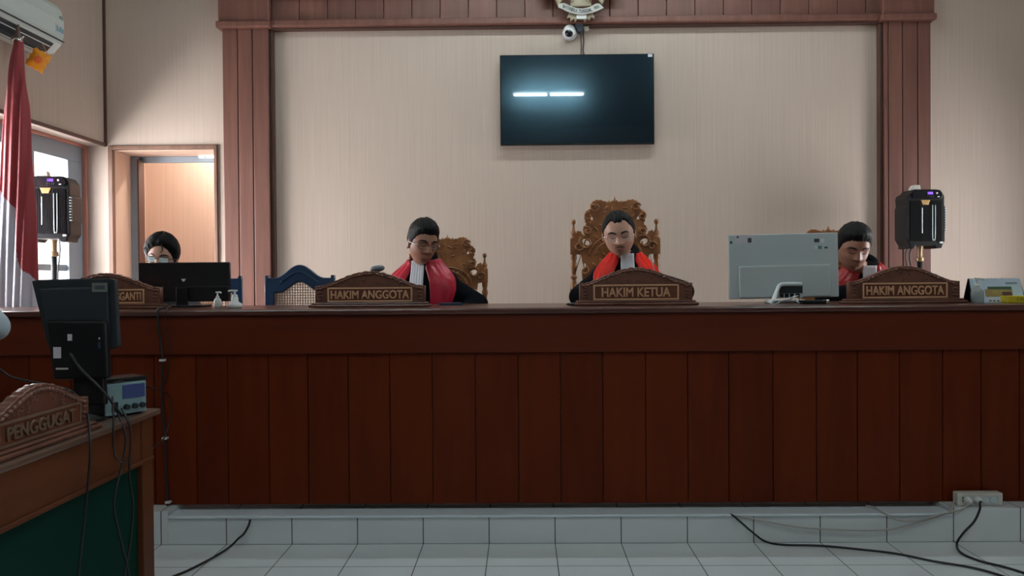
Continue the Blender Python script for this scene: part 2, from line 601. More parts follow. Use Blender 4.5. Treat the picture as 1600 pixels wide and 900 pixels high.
def tag(o, label, cat, group=None):
    o['label'] = label
    o['category'] = cat
    if group:
        o['group'] = group
    return o


def struct(o):
    o['kind'] = 'structure'
    return o


def dup(root, loc, rz=0.0, label=None, scale=None):
    r = root.copy()
    COL.objects.link(r)
    r.location = loc
    r.rotation_euler = (0, 0, rz)
    if scale:
        r.scale = scale
    if label:
        r['label'] = label
    for ch in list(root.children):
        c = ch.copy(); COL.objects.link(c); c.parent = r
        for g in ch.children:
            d = g.copy(); COL.objects.link(d); d.parent = c
    return r


# ------------------------------------------------------------------ room shell
XD0, XD1, ZD = -2.95, -2.185, 2.15      # door opening in the back wall
bm = B()
box(bm, -3.9, XD0, YW, YW + 0.12, 0, ZC)
box(bm, XD0, XD1, YW, YW + 0.12, ZD, ZC)
box(bm, XD1, 4.6, YW, YW + 0.12, 0, ZC)
struct(obj('wall_back', bm, M['wall']))

bm = B()
box(bm, -4.5, 5.2, YF - 0.2, 8.0, -0.1, 0)
struct(obj('floor', bm, M['tile']))
bm = B()
box(bm, -4.5, 5.2, YF - 0.2, 8.0, ZC, ZC + 0.1)
struct(obj('ceiling', bm, M['ceil']))
bm = B()
box(bm, -4.5, 5.2, YF - 0.15, YF, 0, ZC)
struct(obj('wall_front', bm, M['wall_side']))


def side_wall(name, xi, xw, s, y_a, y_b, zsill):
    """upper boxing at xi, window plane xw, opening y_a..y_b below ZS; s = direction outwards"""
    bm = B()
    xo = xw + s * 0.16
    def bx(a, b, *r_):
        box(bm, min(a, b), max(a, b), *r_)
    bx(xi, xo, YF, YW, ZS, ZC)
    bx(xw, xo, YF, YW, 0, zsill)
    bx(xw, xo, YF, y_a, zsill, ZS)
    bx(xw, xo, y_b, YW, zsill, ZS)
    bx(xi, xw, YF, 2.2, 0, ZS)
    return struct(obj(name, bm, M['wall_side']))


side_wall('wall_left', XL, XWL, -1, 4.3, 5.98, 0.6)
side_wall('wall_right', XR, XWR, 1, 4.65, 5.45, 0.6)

# dark trims on the edges of the left boxing
bm = B()
box(bm, XL - 0.004, XL + 0.012, 2.2, YW, ZS - 0.006, ZS + 0.018)
struct(obj('trim_1', bm, M['darktrim']))
bm = B()
box(bm, XL, XL + 0.016, YW - 0.016, YW, ZS, ZC)
struct(obj('trim_2', bm, M['darktrim']))


def window(name, xw, s, ya, yb, zs, zt, mull):
    r_ = thing(name, '', '', (xw, ya, zs))
    del r_['label'], r_['category']
    struct(r_)
    def fr(nm, m_, rects, d0=0.0, d1=0.09):
        bm = B()
        for (a, b, c, d) in rects:
            x0, x1 = sorted((xw + s * d0, xw + s * d1))
            box(bm, x0, x1, a, b, c, d)
        return obj(nm, bm, m_, r_, world=True, bevel=0.004)
    fr('window_frame', M['grey_frame'], [(ya, yb, zt - 0.13, zt), (ya, yb, zs, zs + 0.06), (yb - 0.20, yb, zs + 0.06, zt - 0.13), (ya, ya + 0.08, zs + 0.06, zt - 0.13)])
    rects = []
    for i, ym in enumerate(mull):
        fr('mullion', M['grey_frame'], [(ym - 0.04, ym + 0.04, zs + 0.06, zt - 0.13)], 0.01, 0.08)
    fr('glazing_bar', M['grey_frame'], [(ya + 0.08, yb - 0.20, 1.28, 1.325)], 0.02, 0.06)
    fr('window_trim', M['red_brown_trim'], [(ya, yb + 0.005, zt - 0.02, zt + 0.001), (yb - 0.018, yb + 0.005, zs, zt - 0.02)], -0.03, 0.0)
    fr('window_sill', M['grey_frame'], [(ya - 0.03, yb, zs - 0.03, zs)], -0.08, 0.05)
    bm = B()
    x0, x1 = sorted((xw + s * 0.045, xw + s * 0.049))
    box(bm, x0, x1, ya + 0.05, yb - 0.15, zs + 0.03, zt - 0.08)
    obj('pane', bm, M['glass'], r_, world=True)
    return r_


window('window_1', XWL, -1, 4.3, 5.98, 0.6, ZS, [4.86, 5.36])
window('window_2', XWR, 1, 4.65, 5.45, 0.6, ZS, [4.98])

# corridor niche behind the door opening
bm = B()
yb = YW + 0.12
box(bm, -4.2, -1.5, 7.15, 7.25, 0, 2.7)         # far wall
box(bm, XD1 + 0.0, XD1 + 0.1, yb, 7.15, 0, 2.7)  # right side
box(bm, -3.32, -3.22, yb, 7.15, 0, 2.7)
struct(obj('wall_corridor', bm, M['peach']))
bm = B()
box(bm, -4.2, -1.5, yb, 7.3, 2.55, 2.65)
struct(obj('ceiling_corridor', bm, M['ceil']))

d = thing('door_1', '', '', ((XD0 + XD1) / 2, YW, ZP))
del d['label'], d['category']
struct(d)
bm = B()
w = 0.028
box(bm, XD0 - 0.012, XD0 + w - 0.008, YW - 0.02, YW + 0.02, 0, ZD + w)
box(bm, XD1 - w + 0.012, XD1 + 0.008, YW - 0.02, YW + 0.02, 0, ZD + w)
box(bm, XD0 + w - 0.008, XD1 - w + 0.012, YW - 0.02, YW + 0.02, ZD, ZD + w)
obj('door_frame', bm, M['frame'], d, world=True, bevel=0.004)
bm = B()
box(bm, XD0 + 0.005, XD0 + 0.02, YW + 0.02, YW + 0.34, 0, ZD)
box(bm, XD0 + 0.02, XD1 - 0.01, YW + 0.02, YW + 0.34, ZD - 0.005, ZD + 0.01)
obj('reveal', bm, M['peach'], d, world=True)
bm = B()
box(bm, XD0 + 0.02, XD0 + 0.075, YW + 0.26, YW + 0.34, 0, ZD - 0.005)
box(bm, XD0 + 0.075, XD1 + 0.02, YW + 0.30, YW + 0.34, ZD - 0.05, ZD - 0.005)
obj('inner_frame', bm, M['grey_frame'], d, world=True, bevel=0.004)
bm = B()
box(bm, XD0 + 0.075, XD0 + 0.085, YW + 0.25, YW + 0.345, 0, ZD - 0.03)
obj('inner_edge', bm, M['darktrim'], d, world=True)

# ------------------------------------------------------------------ brown surround on the back wall
def pillar(name, xa, xb, grooves):
    r_ = thing(name, '', '', ((xa + xb) / 2, YW, ZP))
    del r_['label'], r_['category']
    struct(r_)
    xs = [xa] + grooves + [xb]
    bm = B()
    for a, b in zip(xs, xs[1:]):
        box(bm, a + 0.003, b - 0.003, YW - 0.075, YW, ZP, 3.0)
    obj('board', bm, M['brown'], r_, world=True, bevel=0.004)
    bm = B()
    box(bm, xa + 0.002, xb - 0.002, YW - 0.066, YW, ZP, 3.0)
    obj('backing', bm, M['darktrim'], r_, world=True)
    bm = B()
    box(bm, xa - 0.018, xb + 0.012, YW - 0.10, YW, 3.02, 3.5)
    box(bm, xa - 0.03, xb + 0.02, YW - 0.12, YW, 2.985, 3.03)
    obj('capital', bm, M['brown'], r_, world=True, bevel=0.008)
    return r_


xl0, xl1 = at(349, 240, YW - 0.07).x, at(422, 240, YW - 0.07).x
xr0, xr1 = at(1381, 240, YW - 0.07).x, at(1455, 240, YW - 0.07).x
pillar('trim_3', xl0, xl1, [xl0 + 0.11, xl0 + 0.215])
pillar('trim_4', xr0, xr1, [xr0 + 0.03, xr0 + 0.13, xr0 + 0.235])
bm = B()
for a, w_ in ((xl1, 0.022), (xr0 - 0.022, 0.022)):
    box(bm, a, a + w_, YW - 0.05, YW, ZP, 3.0)
struct(obj('trim_5', bm, M['darktrim'], bevel=0.004))
bm = B()
x = xl1 + 0.012
i = 0
while x < xr0 - 0.02:
    x2 = min(x + 0.2, xr0 - 0.012)
    box(bm, x + 0.002, x2 - 0.002, YW - 0.05, YW, 3.03, 3.20)
    x = x2
struct(obj('trim_6', bm, M['brown'], bevel=0.004))
bm = B()
box(bm, xl1 + 0.012, xr0 - 0.012, YW - 0.085, YW, 2.995, 3.045)
box(bm, xl1 + 0.012, xr0 - 0.012, YW - 0.085, YW, 3.195, 3.245)
box(bm, xl1 + 0.012, xr0 - 0.012, YW - 0.11, YW, 3.245, 3.5)
struct(obj('trim_7', bm, M['brown'], bevel=0.01))
bm = B()
box(bm, xl1 + 0.012, xr0 - 0.012, YW - 0.055, YW, 2.982, 2.996)
struct(obj('trim_8', bm, M['darktrim']))
bm = B()
box(bm, xr1 + 0.002, xr1 + 0.02, YW - 0.03, YW, ZP, 2.98)
struct(obj('trim_9', bm, M['white']))

# ------------------------------------------------------------------ platform and step
YR = 3.8            # riser face
YD = 3.91           # desk face
xe0, xe1 = at(262, 800, YR).x, at(1487, 795, YR).x
bm = B()
box(bm, xe0, xe1, YR, 4.0, 0, 0.122)
box(bm, -3.3, xe0, YR, 4.0, 0, 0.153)
box(bm, xe1, 4.0, YR, 4.0, 0, 0.153)
box(bm, -3.14, 3.92, 4.0, YW, 0, ZP)
struct(obj('platform', bm, M['riser'], bevel=0.002))
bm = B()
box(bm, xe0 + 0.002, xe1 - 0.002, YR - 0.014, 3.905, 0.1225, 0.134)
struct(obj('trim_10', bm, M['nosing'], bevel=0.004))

# ------------------------------------------------------------------ judges' bench
ZT = 1.07
YB = 4.57
bx0, bx1 = -2.93, 3.6
desk = thing('judges_bench', 'long red-brown wooden judges\' bench across the whole room on the tiled step', 'desk', (0.3, YD, 0.153))
bm = B()
gx = [307, 356, 420, 481.6, 544.5, 609.5, 676, 743, 810, 876, 942, 1009, 1075, 1139, 1208, 1276, 1340, 1406, 1473, 1533, 1593]
xs = [at(g, 670, YD).x for g in gx]
a = xs[0]
while a > bx0 + 0.2:
    a -= 0.197
    xs.insert(0, a)
xs.insert(0, bx0)
a = xs[-1]
while a < bx1 - 0.2:
    a += 0.197
    xs.append(a)
xs.append(bx1)
for a, b in zip(xs, xs[1:]):
    box(bm, a + 0.0015, b - 0.0015, YD, YD + 0.02, 0.1531, 0.88)
obj('front_panel', bm, M['desk'], desk, world=True, bevel=0.003)
bm = B()
box(bm, bx0, bx1, YD + 0.015, YD + 0.03, 0.1532, ZT - 0.04)
for x in (bx0, -1.2, 0.3, 1.9, bx1 - 0.03):
    box(bm, x, x + 0.03, YD + 0.03, YB - 0.1, 0.2501, ZT - 0.04)
obj('carcass', bm, M['darktrim'], desk, world=True)
bm = B()
box(bm, bx0, bx1, YD - 0.022, YD + 0.02, 0.862, ZT - 0.028)
obj('fascia', bm, M['desk_h'], desk, world=True, bevel=0.004)
bm = B()
box(bm, bx0 - 0.02, bx1 + 0.02, YD - 0.045, YB, ZT - 0.028, ZT)
obj('worktop', bm, M['desk_top'], desk, world=True, bevel=0.008)


# ------------------------------------------------------------------ carved name plates
def nameplate(label, text, w, h, cx, cy, cz, rz=0.0, tw=None, frame_w=None, dim=False, curls=True):
    r_ = thing('name_plate', label, 'name plate', (cx, cy, cz), rz, None)
    lm = M['letter_dim'] if dim else M['letter']
    hw = w / 2
    bm = B()
    box(bm, -hw - 0.03, hw + 0.03, -0.045, 0.045, 0.0005, 0.014)
    box(bm, -hw - 0.018, hw + 0.018, -0.035, 0.035, 0.014, 0.024)
    obj('base', bm, M['plate'], r_, bevel=0.005)
    zs = 0.024
    hs = h * 0.585
    n = 96
    def arch(t):
        t = abs(t)
        if t > 0.93:
            return hs + 0.0
        return hs + (h - hs) * (math.cos(t / 0.93 * PI) * 0.5 + 0.5) ** 0.72
    top = []
    for i in range(n + 1):
        t = -1 + 2 * i / n
        sc = 0.0028 * abs(math.sin(t * 19)) + 0.0012 * math.sin(t * 57)
        top.append((t * hw, arch(t) + sc * (1 if curls else 0.4)))
    out = [(-hw, zs)] + top + [(hw, zs)]
    put('board', curve_mesh([out], 0.034, 0.003), M['plate'], r_)
    # raised frame and inset
    fw = (frame_w or w * 0.78) / 2
    z0, z1 = 0.027, hs - 0.004
    b = 0.006
    put('panel_frame', curve_mesh([[(-fw, z0), (-fw, z1), (fw, z1), (fw, z0)], [(-fw + b, z0 + b), (-fw + b, z1 - b), (fw - b, z1 - b), (fw - b, z0 + b)]], 0.006, 0.001),
        lm, r_, Matrix.Translation((0, -0.0195, 0)))
    bm = B()
    box(bm, -fw + b, fw - b, -0.0185, -0.0165, z0 + b, z1 - b)
    obj('inset_panel', bm, M['plate_in'], r_)
    put('lettering', text_mesh(text, tw or (2 * fw - 0.045), (z1 - z0) - 2 * b - 0.016, 0.006, 0.022), lm, r_,
        Matrix.Translation((0, -0.021, (z0 + z1) / 2)))
    # carving: leaves and curls along the arch
    bm = B()
    rr = random.Random(int(abs(cx) * 1000) + 3)
    for i in range(27):
        t = -0.94 + 1.88 * i / 26
        z = arch(t) - 0.010
        sl = (arch(t + 0.02) - arch(t - 0.02)) / (0.04 * hw)
        m_ = Matrix.Translation((t * hw, -0.018, z)) @ Matrix.Rotation(-math.atan(sl) + rr.uniform(-0.5, 0.5), 4, 'Y')
        ball(bm, (0, 0, 0), (0.012, 0.006, 0.006), m_, 8, 6)
    for i in range(20):
        t = rr.uniform(-0.72, 0.72)
        lim = arch(t) - 0.022
        if lim < hs + 0.006:
            continue
        z = rr.uniform(hs + 0.004, lim)
        c = Vector((t * hw, -0.0175, z))
        r0 = rr.uniform(0.006, 0.012)
        pts = []
        a0 = rr.uniform(0, 6.28)
        for k in range(9):
            a_ = a0 + k * 0.62
            rr_ = r0 * (1 - k / 10)
            pts.append(c + Vector((math.cos(a_) * rr_, 0, min(math.sin(a_) * rr_, lim - z + 0.004))))
        tube(bm, pts, 0.0022, 6, 3)
    for s in (-1, 1):
        for k in range(4):
            ball(bm, (s * (hw - 0.022 - 0.004 * (k % 2)), -0.018, 0.04 + k * 0.016), (0.012, 0.004, 0.005), None, 8, 6)
    obj('carving', bm, M['plate'], r_, smooth=True)
    return r_


def on_desk(px, Y):
    p = at(px, 460, Y)
    return p.x


nameplate('carved wooden name plate reading HAKIM KETUA, before the scarlet-trimmed judge', 'HAKIM KETUA', 0.545, 0.180, on_desk(993, 4.12), 4.12, ZT, 0, tw=0.335, frame_w=0.415)
nameplate('carved wooden name plate reading HAKIM ANGGOTA, the one beside the empty navy cane chair', 'HAKIM ANGGOTA', 0.535, 0.172, on_desk(579, 4.12), 4.12, ZT, 0, tw=0.385, frame_w=0.415)
nameplate('carved wooden name plate reading HAKIM ANGGOTA, the one between silver computer and desk calendar', 'HAKIM ANGGOTA', 0.545, 0.178, on_desk(1411, 4.12), 4.12, ZT, R(3), tw=0.385, frame_w=0.42, curls=False)
nameplate('carved wooden name plate ending in PENGGANTI, half hidden behind the black monitor', 'PANITERA PENGGANTI', 0.56, 0.172, on_desk(166, 4.14), 4.14, ZT, R(-2), tw=0.375, frame_w=0.405)


# ------------------------------------------------------------------ carved chairs
def leaf_outline(pts, amp, freq):
    """scalloped outline through the points"""
    sp = smooth_pts([(x, 0, z) for x, z in pts], 7)
    out = []
    n = len(sp)
    for i, p in enumerate(sp):
        t = (sp[min(i + 1, n - 1)] - sp[max(i - 1, 0)]).normalized()
        nrm = Vector((-t.z, 0, t.x))
        o = amp * abs(math.sin(i * freq))
        q = p + nrm * o
        out.append((q.x, q.z))
    return out


def circle(cx, cz, r, n=14, sq=1.0, rot=0.0):
    o = []
    for i in range(n):
        a = 2 * PI * i / n
        x, z = math.cos(a) * r, math.sin(a) * r * sq
        o.append((cx + x * math.cos(rot) - z * math.sin(rot), cz + x * math.sin(rot) + z * math.cos(rot)))
    return o


def scroll(bm, cx, cz, r, a0, turns, y=-0.022, rad=0.006, s=1):
    pts = []
    n = int(10 * turns) + 4
    for k in range(n):
        a = a0 + s * 2 * PI * turns * k / n
        q = r * (1 - 0.75 * k / n)
        pts.append((cx + math.cos(a) * q, y, cz + math.sin(a) * q))
    tube(bm, pts, rad, 6, 3)


def carved_chair(label, loc, rz):
    r_ = thing('carved_chair', label, 'chair', loc, rz, None)
    # z measured from the floor behind the bench
    half = [(0.0, 1.425), (0.045, 1.415), (0.10, 1.43), (0.135, 1.415), (0.15, 1.375), (0.175, 1.355), (0.178, 1.315), (0.168, 1.285),
            (0.188, 1.262), (0.182, 1.232), (0.168, 1.215), (0.20, 1.213), (0.222, 1.24), (0.238, 1.22), (0.236, 1.19), (0.252, 1.175)]
    left = [(-x, z) for x, z in half][::-1]
    upper = leaf_outline(left + half[1:], 0.008, 0.9)
    lower = [(0.252, 1.11), (0.205, 1.10), (0.20, 1.06), (0.19, 1.02), (0.205, 0.99), (0.20, 0.95), (0.185, 0.91), (0.20, 0.87), (0.20, 0.82), (0.185, 0.78), (0.20, 0.74), (0.20, 0.5),
             (-0.20, 0.5), (-0.20, 0.74), (-0.185, 0.78), (-0.20, 0.82), (-0.20, 0.87), (-0.185, 0.91), (-0.20, 0.95), (-0.205, 0.99), (-0.19, 1.02), (-0.20, 1.06), (-0.205, 1.10), (-0.252, 1.11)]
    holes = []
    for s in (-1, 1):
        holes += [circle(s * 0.178, 1.178, 0.030, 14, 0.72, s * 0.5), circle(s * 0.145, 1.325, 0.017, 12, 0.7, s * 0.8),
                  circle(s * 0.155, 1.262, 0.014, 12, 0.8), circle(s * 0.105, 1.395, 0.010, 10, 0.7, s * 0.4),
                  circle(s * 0.187, 0.93, 0.012, 10, 2.2), circle(s * 0.187, 0.845, 0.011, 10, 2.0), circle(s * 0.187, 1.035, 0.011, 10, 1.6)]
    put('back_panel', curve_mesh([upper + lower] + holes, 0.03, 0.004), M['teak'], r_)
    bm = B()
    # crest spikes
    for x, h_ in ((0, 0.042), (-0.035, 0.02), (0.035, 0.02), (-0.075, 0.016), (0.075, 0.016), (-0.115, 0.014), (0.115, 0.014)):
        z0 = 1.418
        prism(bm, [(x - 0.014, z0), (x - 0.006, z0 + h_ * 0.5), (x, z0 + h_), (x + 0.006, z0 + h_ * 0.5), (x + 0.014, z0)], -0.012, 0.012)
    for s in (-1, 1):
        scroll(bm, s * 0.13, 1.39, 0.030, 0.3, 1.2, s=s)
        scroll(bm, s * 0.165, 1.335, 0.026, 1.2, 1.1, s=-s)
        scroll(bm, s * 0.172, 1.245, 0.026, 2.0, 1.1, s=s)
        scroll(bm, s * 0.178, 1.175, 0.046, 2.4, 1.0, rad=0.007, s=-s)
        scroll(bm, s * 0.225, 1.15, 0.03, 0.2, 1.1, s=s)
        scroll(bm, s * 0.19, 1.0, 0.026, 1.2, 1.0, s=s)
        scroll(bm, s * 0.19, 0.89, 0.026, -1.2, 1.0, s=-s)
        scroll(bm, s * 0.19, 0.80, 0.022, 1.2, 1.0, s=s)
    rr = random.Random(4)
    for rad_, a0, a1 in ((0.10, 0.1, 3.04), (0.13, 0.1, 3.04)):
        tube(bm, [(math.cos(a) * rad_ * 1.25, -0.019, 1.085 + math.sin(a) * rad_) for a in [a0 + (a1 - a0) * k / 14 for k in range(15)]], 0.006, 6, 2)
    for i in range(46):
        x = rr.uniform(-0.13, 0.13); z = rr.uniform(1.02, 1.40)
        if 1.1 < z and abs(x) > 0.12:
            continue
        m_ = Matrix.Translation((x, -0.016, z)) @ Matrix.Rotation(rr.uniform(0, 3.1), 4, 'Y')
        ball(bm, (0, 0, 0), (0.018, 0.006, 0.006), m_, 8, 6)
    for k in range(22):
        a = PI * k / 21
        ball(bm, (math.cos(a) * 0.155, -0.016, 1.10 + math.sin(a) * 0.155 * 0.6), (0.009, 0.006, 0.009), None, 8, 6)
    obj('carving', bm, M['teak'], r_, smooth=True)
    prof = [(0.016, 0.42), (0.020, 0.46), (0.020, 0.50), (0.014, 0.52), (0.022, 0.60), (0.024, 0.66), (0.014, 0.73), (0.020, 0.745), (0.014, 0.76), (0.016, 0.80), (0.023, 0.86), (0.021, 0.91),
            (0.013, 0.945), (0.021, 0.955), (0.021, 0.965), (0.013, 0.975), (0.015, 1.0), (0.022, 1.03), (0.014, 1.06), (0.020, 1.075), (0.020, 1.10)]
    fin = [(0.018, 1.196), (0.022, 1.203), (0.014, 1.212), (0.017, 1.222), (0.019, 1.235), (0.010, 1.25), (0.006, 1.275), (0.007, 1.285), (0.013, 1.292), (0.015, 1.305), (0.009, 1.318)]
    for s in (-1, 1):
        bm = B()
        T = Matrix.Translation((s * 0.256, 0.0, 0))
        lathe(bm, prof, 14, T)
        box(bm, s * 0.256 - 0.021, s * 0.256 + 0.021, -0.021, 0.021, 1.10, 1.196)
        p_ = obj('back_post', bm, M['teak'], r_, smooth=True, auto=True)
        bm = B()
        lathe(bm, fin, 14, T)
        obj('finial', bm, M['teak'], p_, smooth=True)
    bm = B()
    box(bm, -0.28, 0.28, -0.50, 0.03, 0.40, 0.44)
    obj('seat', bm, M['teak'], r_, bevel=0.01)
    bm = B()
    box(bm, -0.25, 0.25, -0.48, -0.03, 0.44, 0.48)
    obj('cushion', bm, M['satin_d'], r_, bevel=0.015)
    for x, y in ((-0.25, -0.47), (0.25, -0.47), (-0.256, 0), (0.256, 0)):
        bm = B()
        lathe(bm, [(0.016, 0), (0.022, 0.03), (0.016, 0.06), (0.022, 0.16), (0.018, 0.28), (0.025, 0.31), (0.025, 0.40)], 12, Matrix.Translation((x, y, 0)))
        obj('leg', bm, M['teak'], r_, smooth=True)
    for s in (-1, 1):
        bm = B()
        tube(bm, [(s * 0.262, 0, 0.66), (s * 0.275, -0.2, 0.665), (s * 0.28, -0.42, 0.65), (s * 0.28, -0.47, 0.62)], 0.016, 8, 4)
        tube(bm, [(s * 0.275, -0.42, 0.44), (s * 0.275, -0.42, 0.65)], 0.014, 8, 1)
        obj('armrest', bm, M['teak'], r_, smooth=True)
    return r_


YC = 5.2
kx = at(961, 400, YC).x
chair = carved_chair('tall carved wooden armchair with turned posts, the largest, behind the scarlet-trimmed judge', (kx, YC, ZP), 0)
dup(chair, (at(699, 400, YC).x, YC + 0.02, ZP), R(5), 'carved wooden chair, right post showing, behind the judge in crimson panels looking sideways', (0.9, 0.9, 0.845))
dup(chair, (at(1294, 400, YC).x, YC, ZP), R(-3), 'carved wooden chair whose crest just shows above the silver computer', (0.9, 0.9, 0.865))


# ------------------------------------------------------------------ navy cane chairs
def cane_chair(label, loc, rz):
    r_ = thing('cane_chair', label, 'chair', loc, rz)
    W2 = 0.215
    def bump_(x, a, c):
        return a + c * (0.5 + 0.5 * math.cos(max(-1, min(1, x / 0.155)) * PI))
    top = [(x, bump_(x, 0.965, 0.080)) for x in [-W2 + 2 * W2 * i / 40 for i in range(41)]]
    def inner(x):
        return bump_(x * 1.15, 0.885, 0.065)
    outl = [(-W2, 0.44)] + top + [(W2, 0.44)]
    iw = W2 - 0.052
    ins = [(-iw, 0.52)] + [(x, inner(x)) for x in [-iw + 2 * iw * i / 30 for i in range(31)]] + [(iw, 0.52)]
    put('backrest_frame', curve_mesh([outl, ins], 0.03, 0.004), M['navy'], r_)
    for s in (-1, 1):
        bm = B()
        box(bm, s * (W2 - 0.01) - 0.01, s * (W2 - 0.01) + 0.01, -0.017, 0.017, 0.93, 0.985)
        obj('corner_block', bm, M['navy'], r_, bevel=0.002)
    # slim raised bead that follows the top of the arch
    bm = B()
    tube(bm, [(x, -0.017, bump_(x, 0.935, 0.070)) for x in [-0.12 + 0.24 * i / 20 for i in range(21)]], 0.003, 6, 1)
    obj('bead', bm, M['navy'], r_, smooth=True)
    bm = B()
    n = 20
    for i in range(n + 1):
        x = -iw + 2 * iw * i / n
        box(bm, x - 0.0028, x + 0.0028, -0.004, 0.0, 0.52, inner(max(-iw, min(iw, x))))
    z = 0.52
    while z < 0.95:
        xs_ = [x for x in [-iw + 2 * iw * k / 60 for k in range(61)] if inner(x) >= z]
        if xs_:
            box(bm, min(xs_), max(xs_), 0.0, 0.003, z - 0.0028, z + 0.0028)
        z += 0.0163
    sg = [(x, 0, inner(x) - 0.004) for x in [-iw + 2 * iw * i / 30 for i in range(31)]]
    tube(bm, [(-iw + 0.004, 0, 0.52)] + sg + [(iw - 0.004, 0, 0.52)], 0.007, 6, 1)
    obj('cane_panel', bm, M['cane'], r_)
    bm = B()
    box(bm, -0.225, 0.225, -0.46, 0.02, 0.40, 0.44)
    obj('seat', bm, M['navy'], r_, bevel=0.01)
    for x, y in ((-0.2, -0.43), (0.2, -0.43), (-0.2, 0), (0.2, 0)):
        bm = B()
        box(bm, x - 0.02, x + 0.02, y - 0.02, y + 0.015, 0, 0.40)
        obj('leg', bm, M['navy'], r_, bevel=0.004)
    for s in (-1, 1):
        bm = B()
        box(bm, s * 0.205 - 0.018, s * 0.205 + 0.018, -0.42, 0.0, 0.63, 0.655)
        box(bm, s * 0.205 - 0.015, s * 0.205 + 0.015, -0.42, -0.385, 0.44, 0.63)
        obj('armrest', bm, M['navy'], r_, bevel=0.004)
    return r_


cc = cane_chair('empty navy chair with arched top rail and pale cane back, left of a name plate', (at(469, 430, 5.1).x, 5.1, ZP), R(-4))
dup(cc, (at(322, 440, 5.15).x, 5.15, ZP), R(6), 'navy chair mostly hidden behind the wide black monitor')

# ------------------------------------------------------------------ people
def smoothstep(a, b, x):
    t = max(0, min(1, (x - a) / (b - a)))
    return t * t * (3 - 2 * t)


def gauss(x, s):
    return math.exp(-(x * x) / (2 * s * s))


JAW = [1.0]


def head_point(n, off=0.0, fat=1.0):
    """head surface for unit direction n, face towards -y, metres"""
    nx, ny, nz = n
    a, b, c = 0.073 * fat, 0.092, 0.117
    x, y, z = nx * a, ny * b, nz * c
    lo = smoothstep(0.0, 1.0, -nz)
    x *= 1 - 0.20 * lo * JAW[0]
    if nz < 0:
        if ny > 0:
            y *= 1 - 0.42 * smoothstep(0, 0.8, -nz)
        else:
            y *= 1 + 0.16 * smoothstep(0.1, 0.85, -nz) * (1 - smoothstep(0.9, 1.0, -nz))
    else:
        x *= 1 + 0.06 * math.sin(nz * PI)
        y *= 1 + 0.05 * math.sin(nz * PI)
    if ny < 0:
        f = -ny
        wgt = smoothstep(0.1, 0.5, f)
        nose = 0
        if z < 0.012:
            t = (0.012 - z) / 0.045
            if t <= 1:
                nose = (0.007 + 0.018 * t ** 1.2)
            else:
                nose = 0.025 * max(0, 1 - (t - 1) / 0.16)
            nose *= gauss(x, 0.0075 + 0.006 * min(1, t))
        else:
            nose = 0.006 * gauss(z - 0.012, 0.012) * gauss(x, 0.009)
        d = nose
        d += 0.0045 * gauss(z - 0.026, 0.009) * (gauss(abs(x) - 0.030, 0.016))
        d -= 0.010 * gauss(z - 0.004, 0.010) * gauss(abs(x) - 0.031, 0.013)
        d += 0.0045 * gauss(z - 0.001, 0.0065) * gauss(abs(x) - 0.031, 0.010)
        d += 0.004 * gauss(z + 0.028, 0.016) * gauss(abs(x) - 0.042, 0.014)
        d += 0.006 * gauss(z + 0.062, 0.010) * gauss(x, 0.019)
        d -= 0.0045 * gauss(z + 0.0615, 0.0020) * gauss(x, 0.018)
        d -= 0.003 * gauss(z + 0.078, 0.005) * gauss(x, 0.018)
        d += 0.006 * gauss(z + 0.096, 0.012) * gauss(x, 0.018)
        y -= d * wgt
    p = Vector((x, y, z))
    if off:
        p += Vector((x / a / a, y / b / b, z / c / c)).normalized() * off
    return p


def face_dir(x, z):
    nz = max(-0.99, min(0.99, z / 0.117))
    nx = x / (0.073 * (1 - 0.20 * JAW[0] * smoothstep(0, 1, -nz)))
    s = 1 - nz * nz - nx * nx
    return (nx, -math.sqrt(max(0.0, s)), nz)


def face_at(x, z, off):
    return head_point(face_dir(x, z), off)


LEVELS = [(-0.02, 0.175, 0.115, 0.0), (0.06, 0.185, 0.125, 0.0), (0.15, 0.172, 0.122, -0.005), (0.30, 0.182, 0.122, -0.01), (0.39, 0.196, 0.118, -0.012), (0.445, 0.200, 0.108, -0.008),
          (0.480, 0.186, 0.098, -0.003), (0.512, 0.152, 0.086, 0.003), (0.542, 0.112, 0.075, 0.008), (0.570, 0.080, 0.066, 0.010), (0.60, 0.062, 0.058, 0.008), (0.63, 0.057, 0.055, 0.006)]


def torso_pt(a, z, off=0.0, wide=1.0):
    L = LEVELS
    z_ = max(L[0][0], min(L[-1][0], z))
    for p, q in zip(L, L[1:]):
        if z_ <= q[0]:
            t = (z_ - p[0]) / (q[0] - p[0])
            w, d, cy = [p[i] + (q[i] - p[i]) * t for i in (1, 2, 3)]
            break
    sa, ca = math.sin(a), math.cos(a)
    ex = 0.8
    x = math.copysign(abs(sa) ** ex, sa) * (w * wide + off)
    y = -math.copysign(abs(ca) ** ex, ca) * (d + off) + cy
    up = smoothstep(0.43, 0.50, z) * (1 - smoothstep(0.585, 0.62, z)) * 0.9
    return Vector((x, y, z + off * up))


def torso_loft(bm, Mx, off, wide=1.0, z0=-0.02, z1=0.63, n=40, fold=0.0):
    zs = [z0 + (z1 - z0) * i / 44 for i in range(45)]
    rings = []
    for z in zs:
        ring = []
        for i in range(n):
            a = 2 * PI * i / n
            f = fold * math.sin(a * 9 + z * 14) * (1 - smoothstep(0.45, 0.6, z))
            ring.append(bm.verts.new(Mx @ torso_pt(a, z, off + f, wide)))
        rings.append(ring)
    for a, b in zip(rings, rings[1:]):
        for i in range(n):
            bm.faces.new((a[i], a[(i + 1) % n], b[(i + 1) % n], b[i]))
    bm.faces.new(rings[0][::-1]); bm.faces.new(rings[-1])


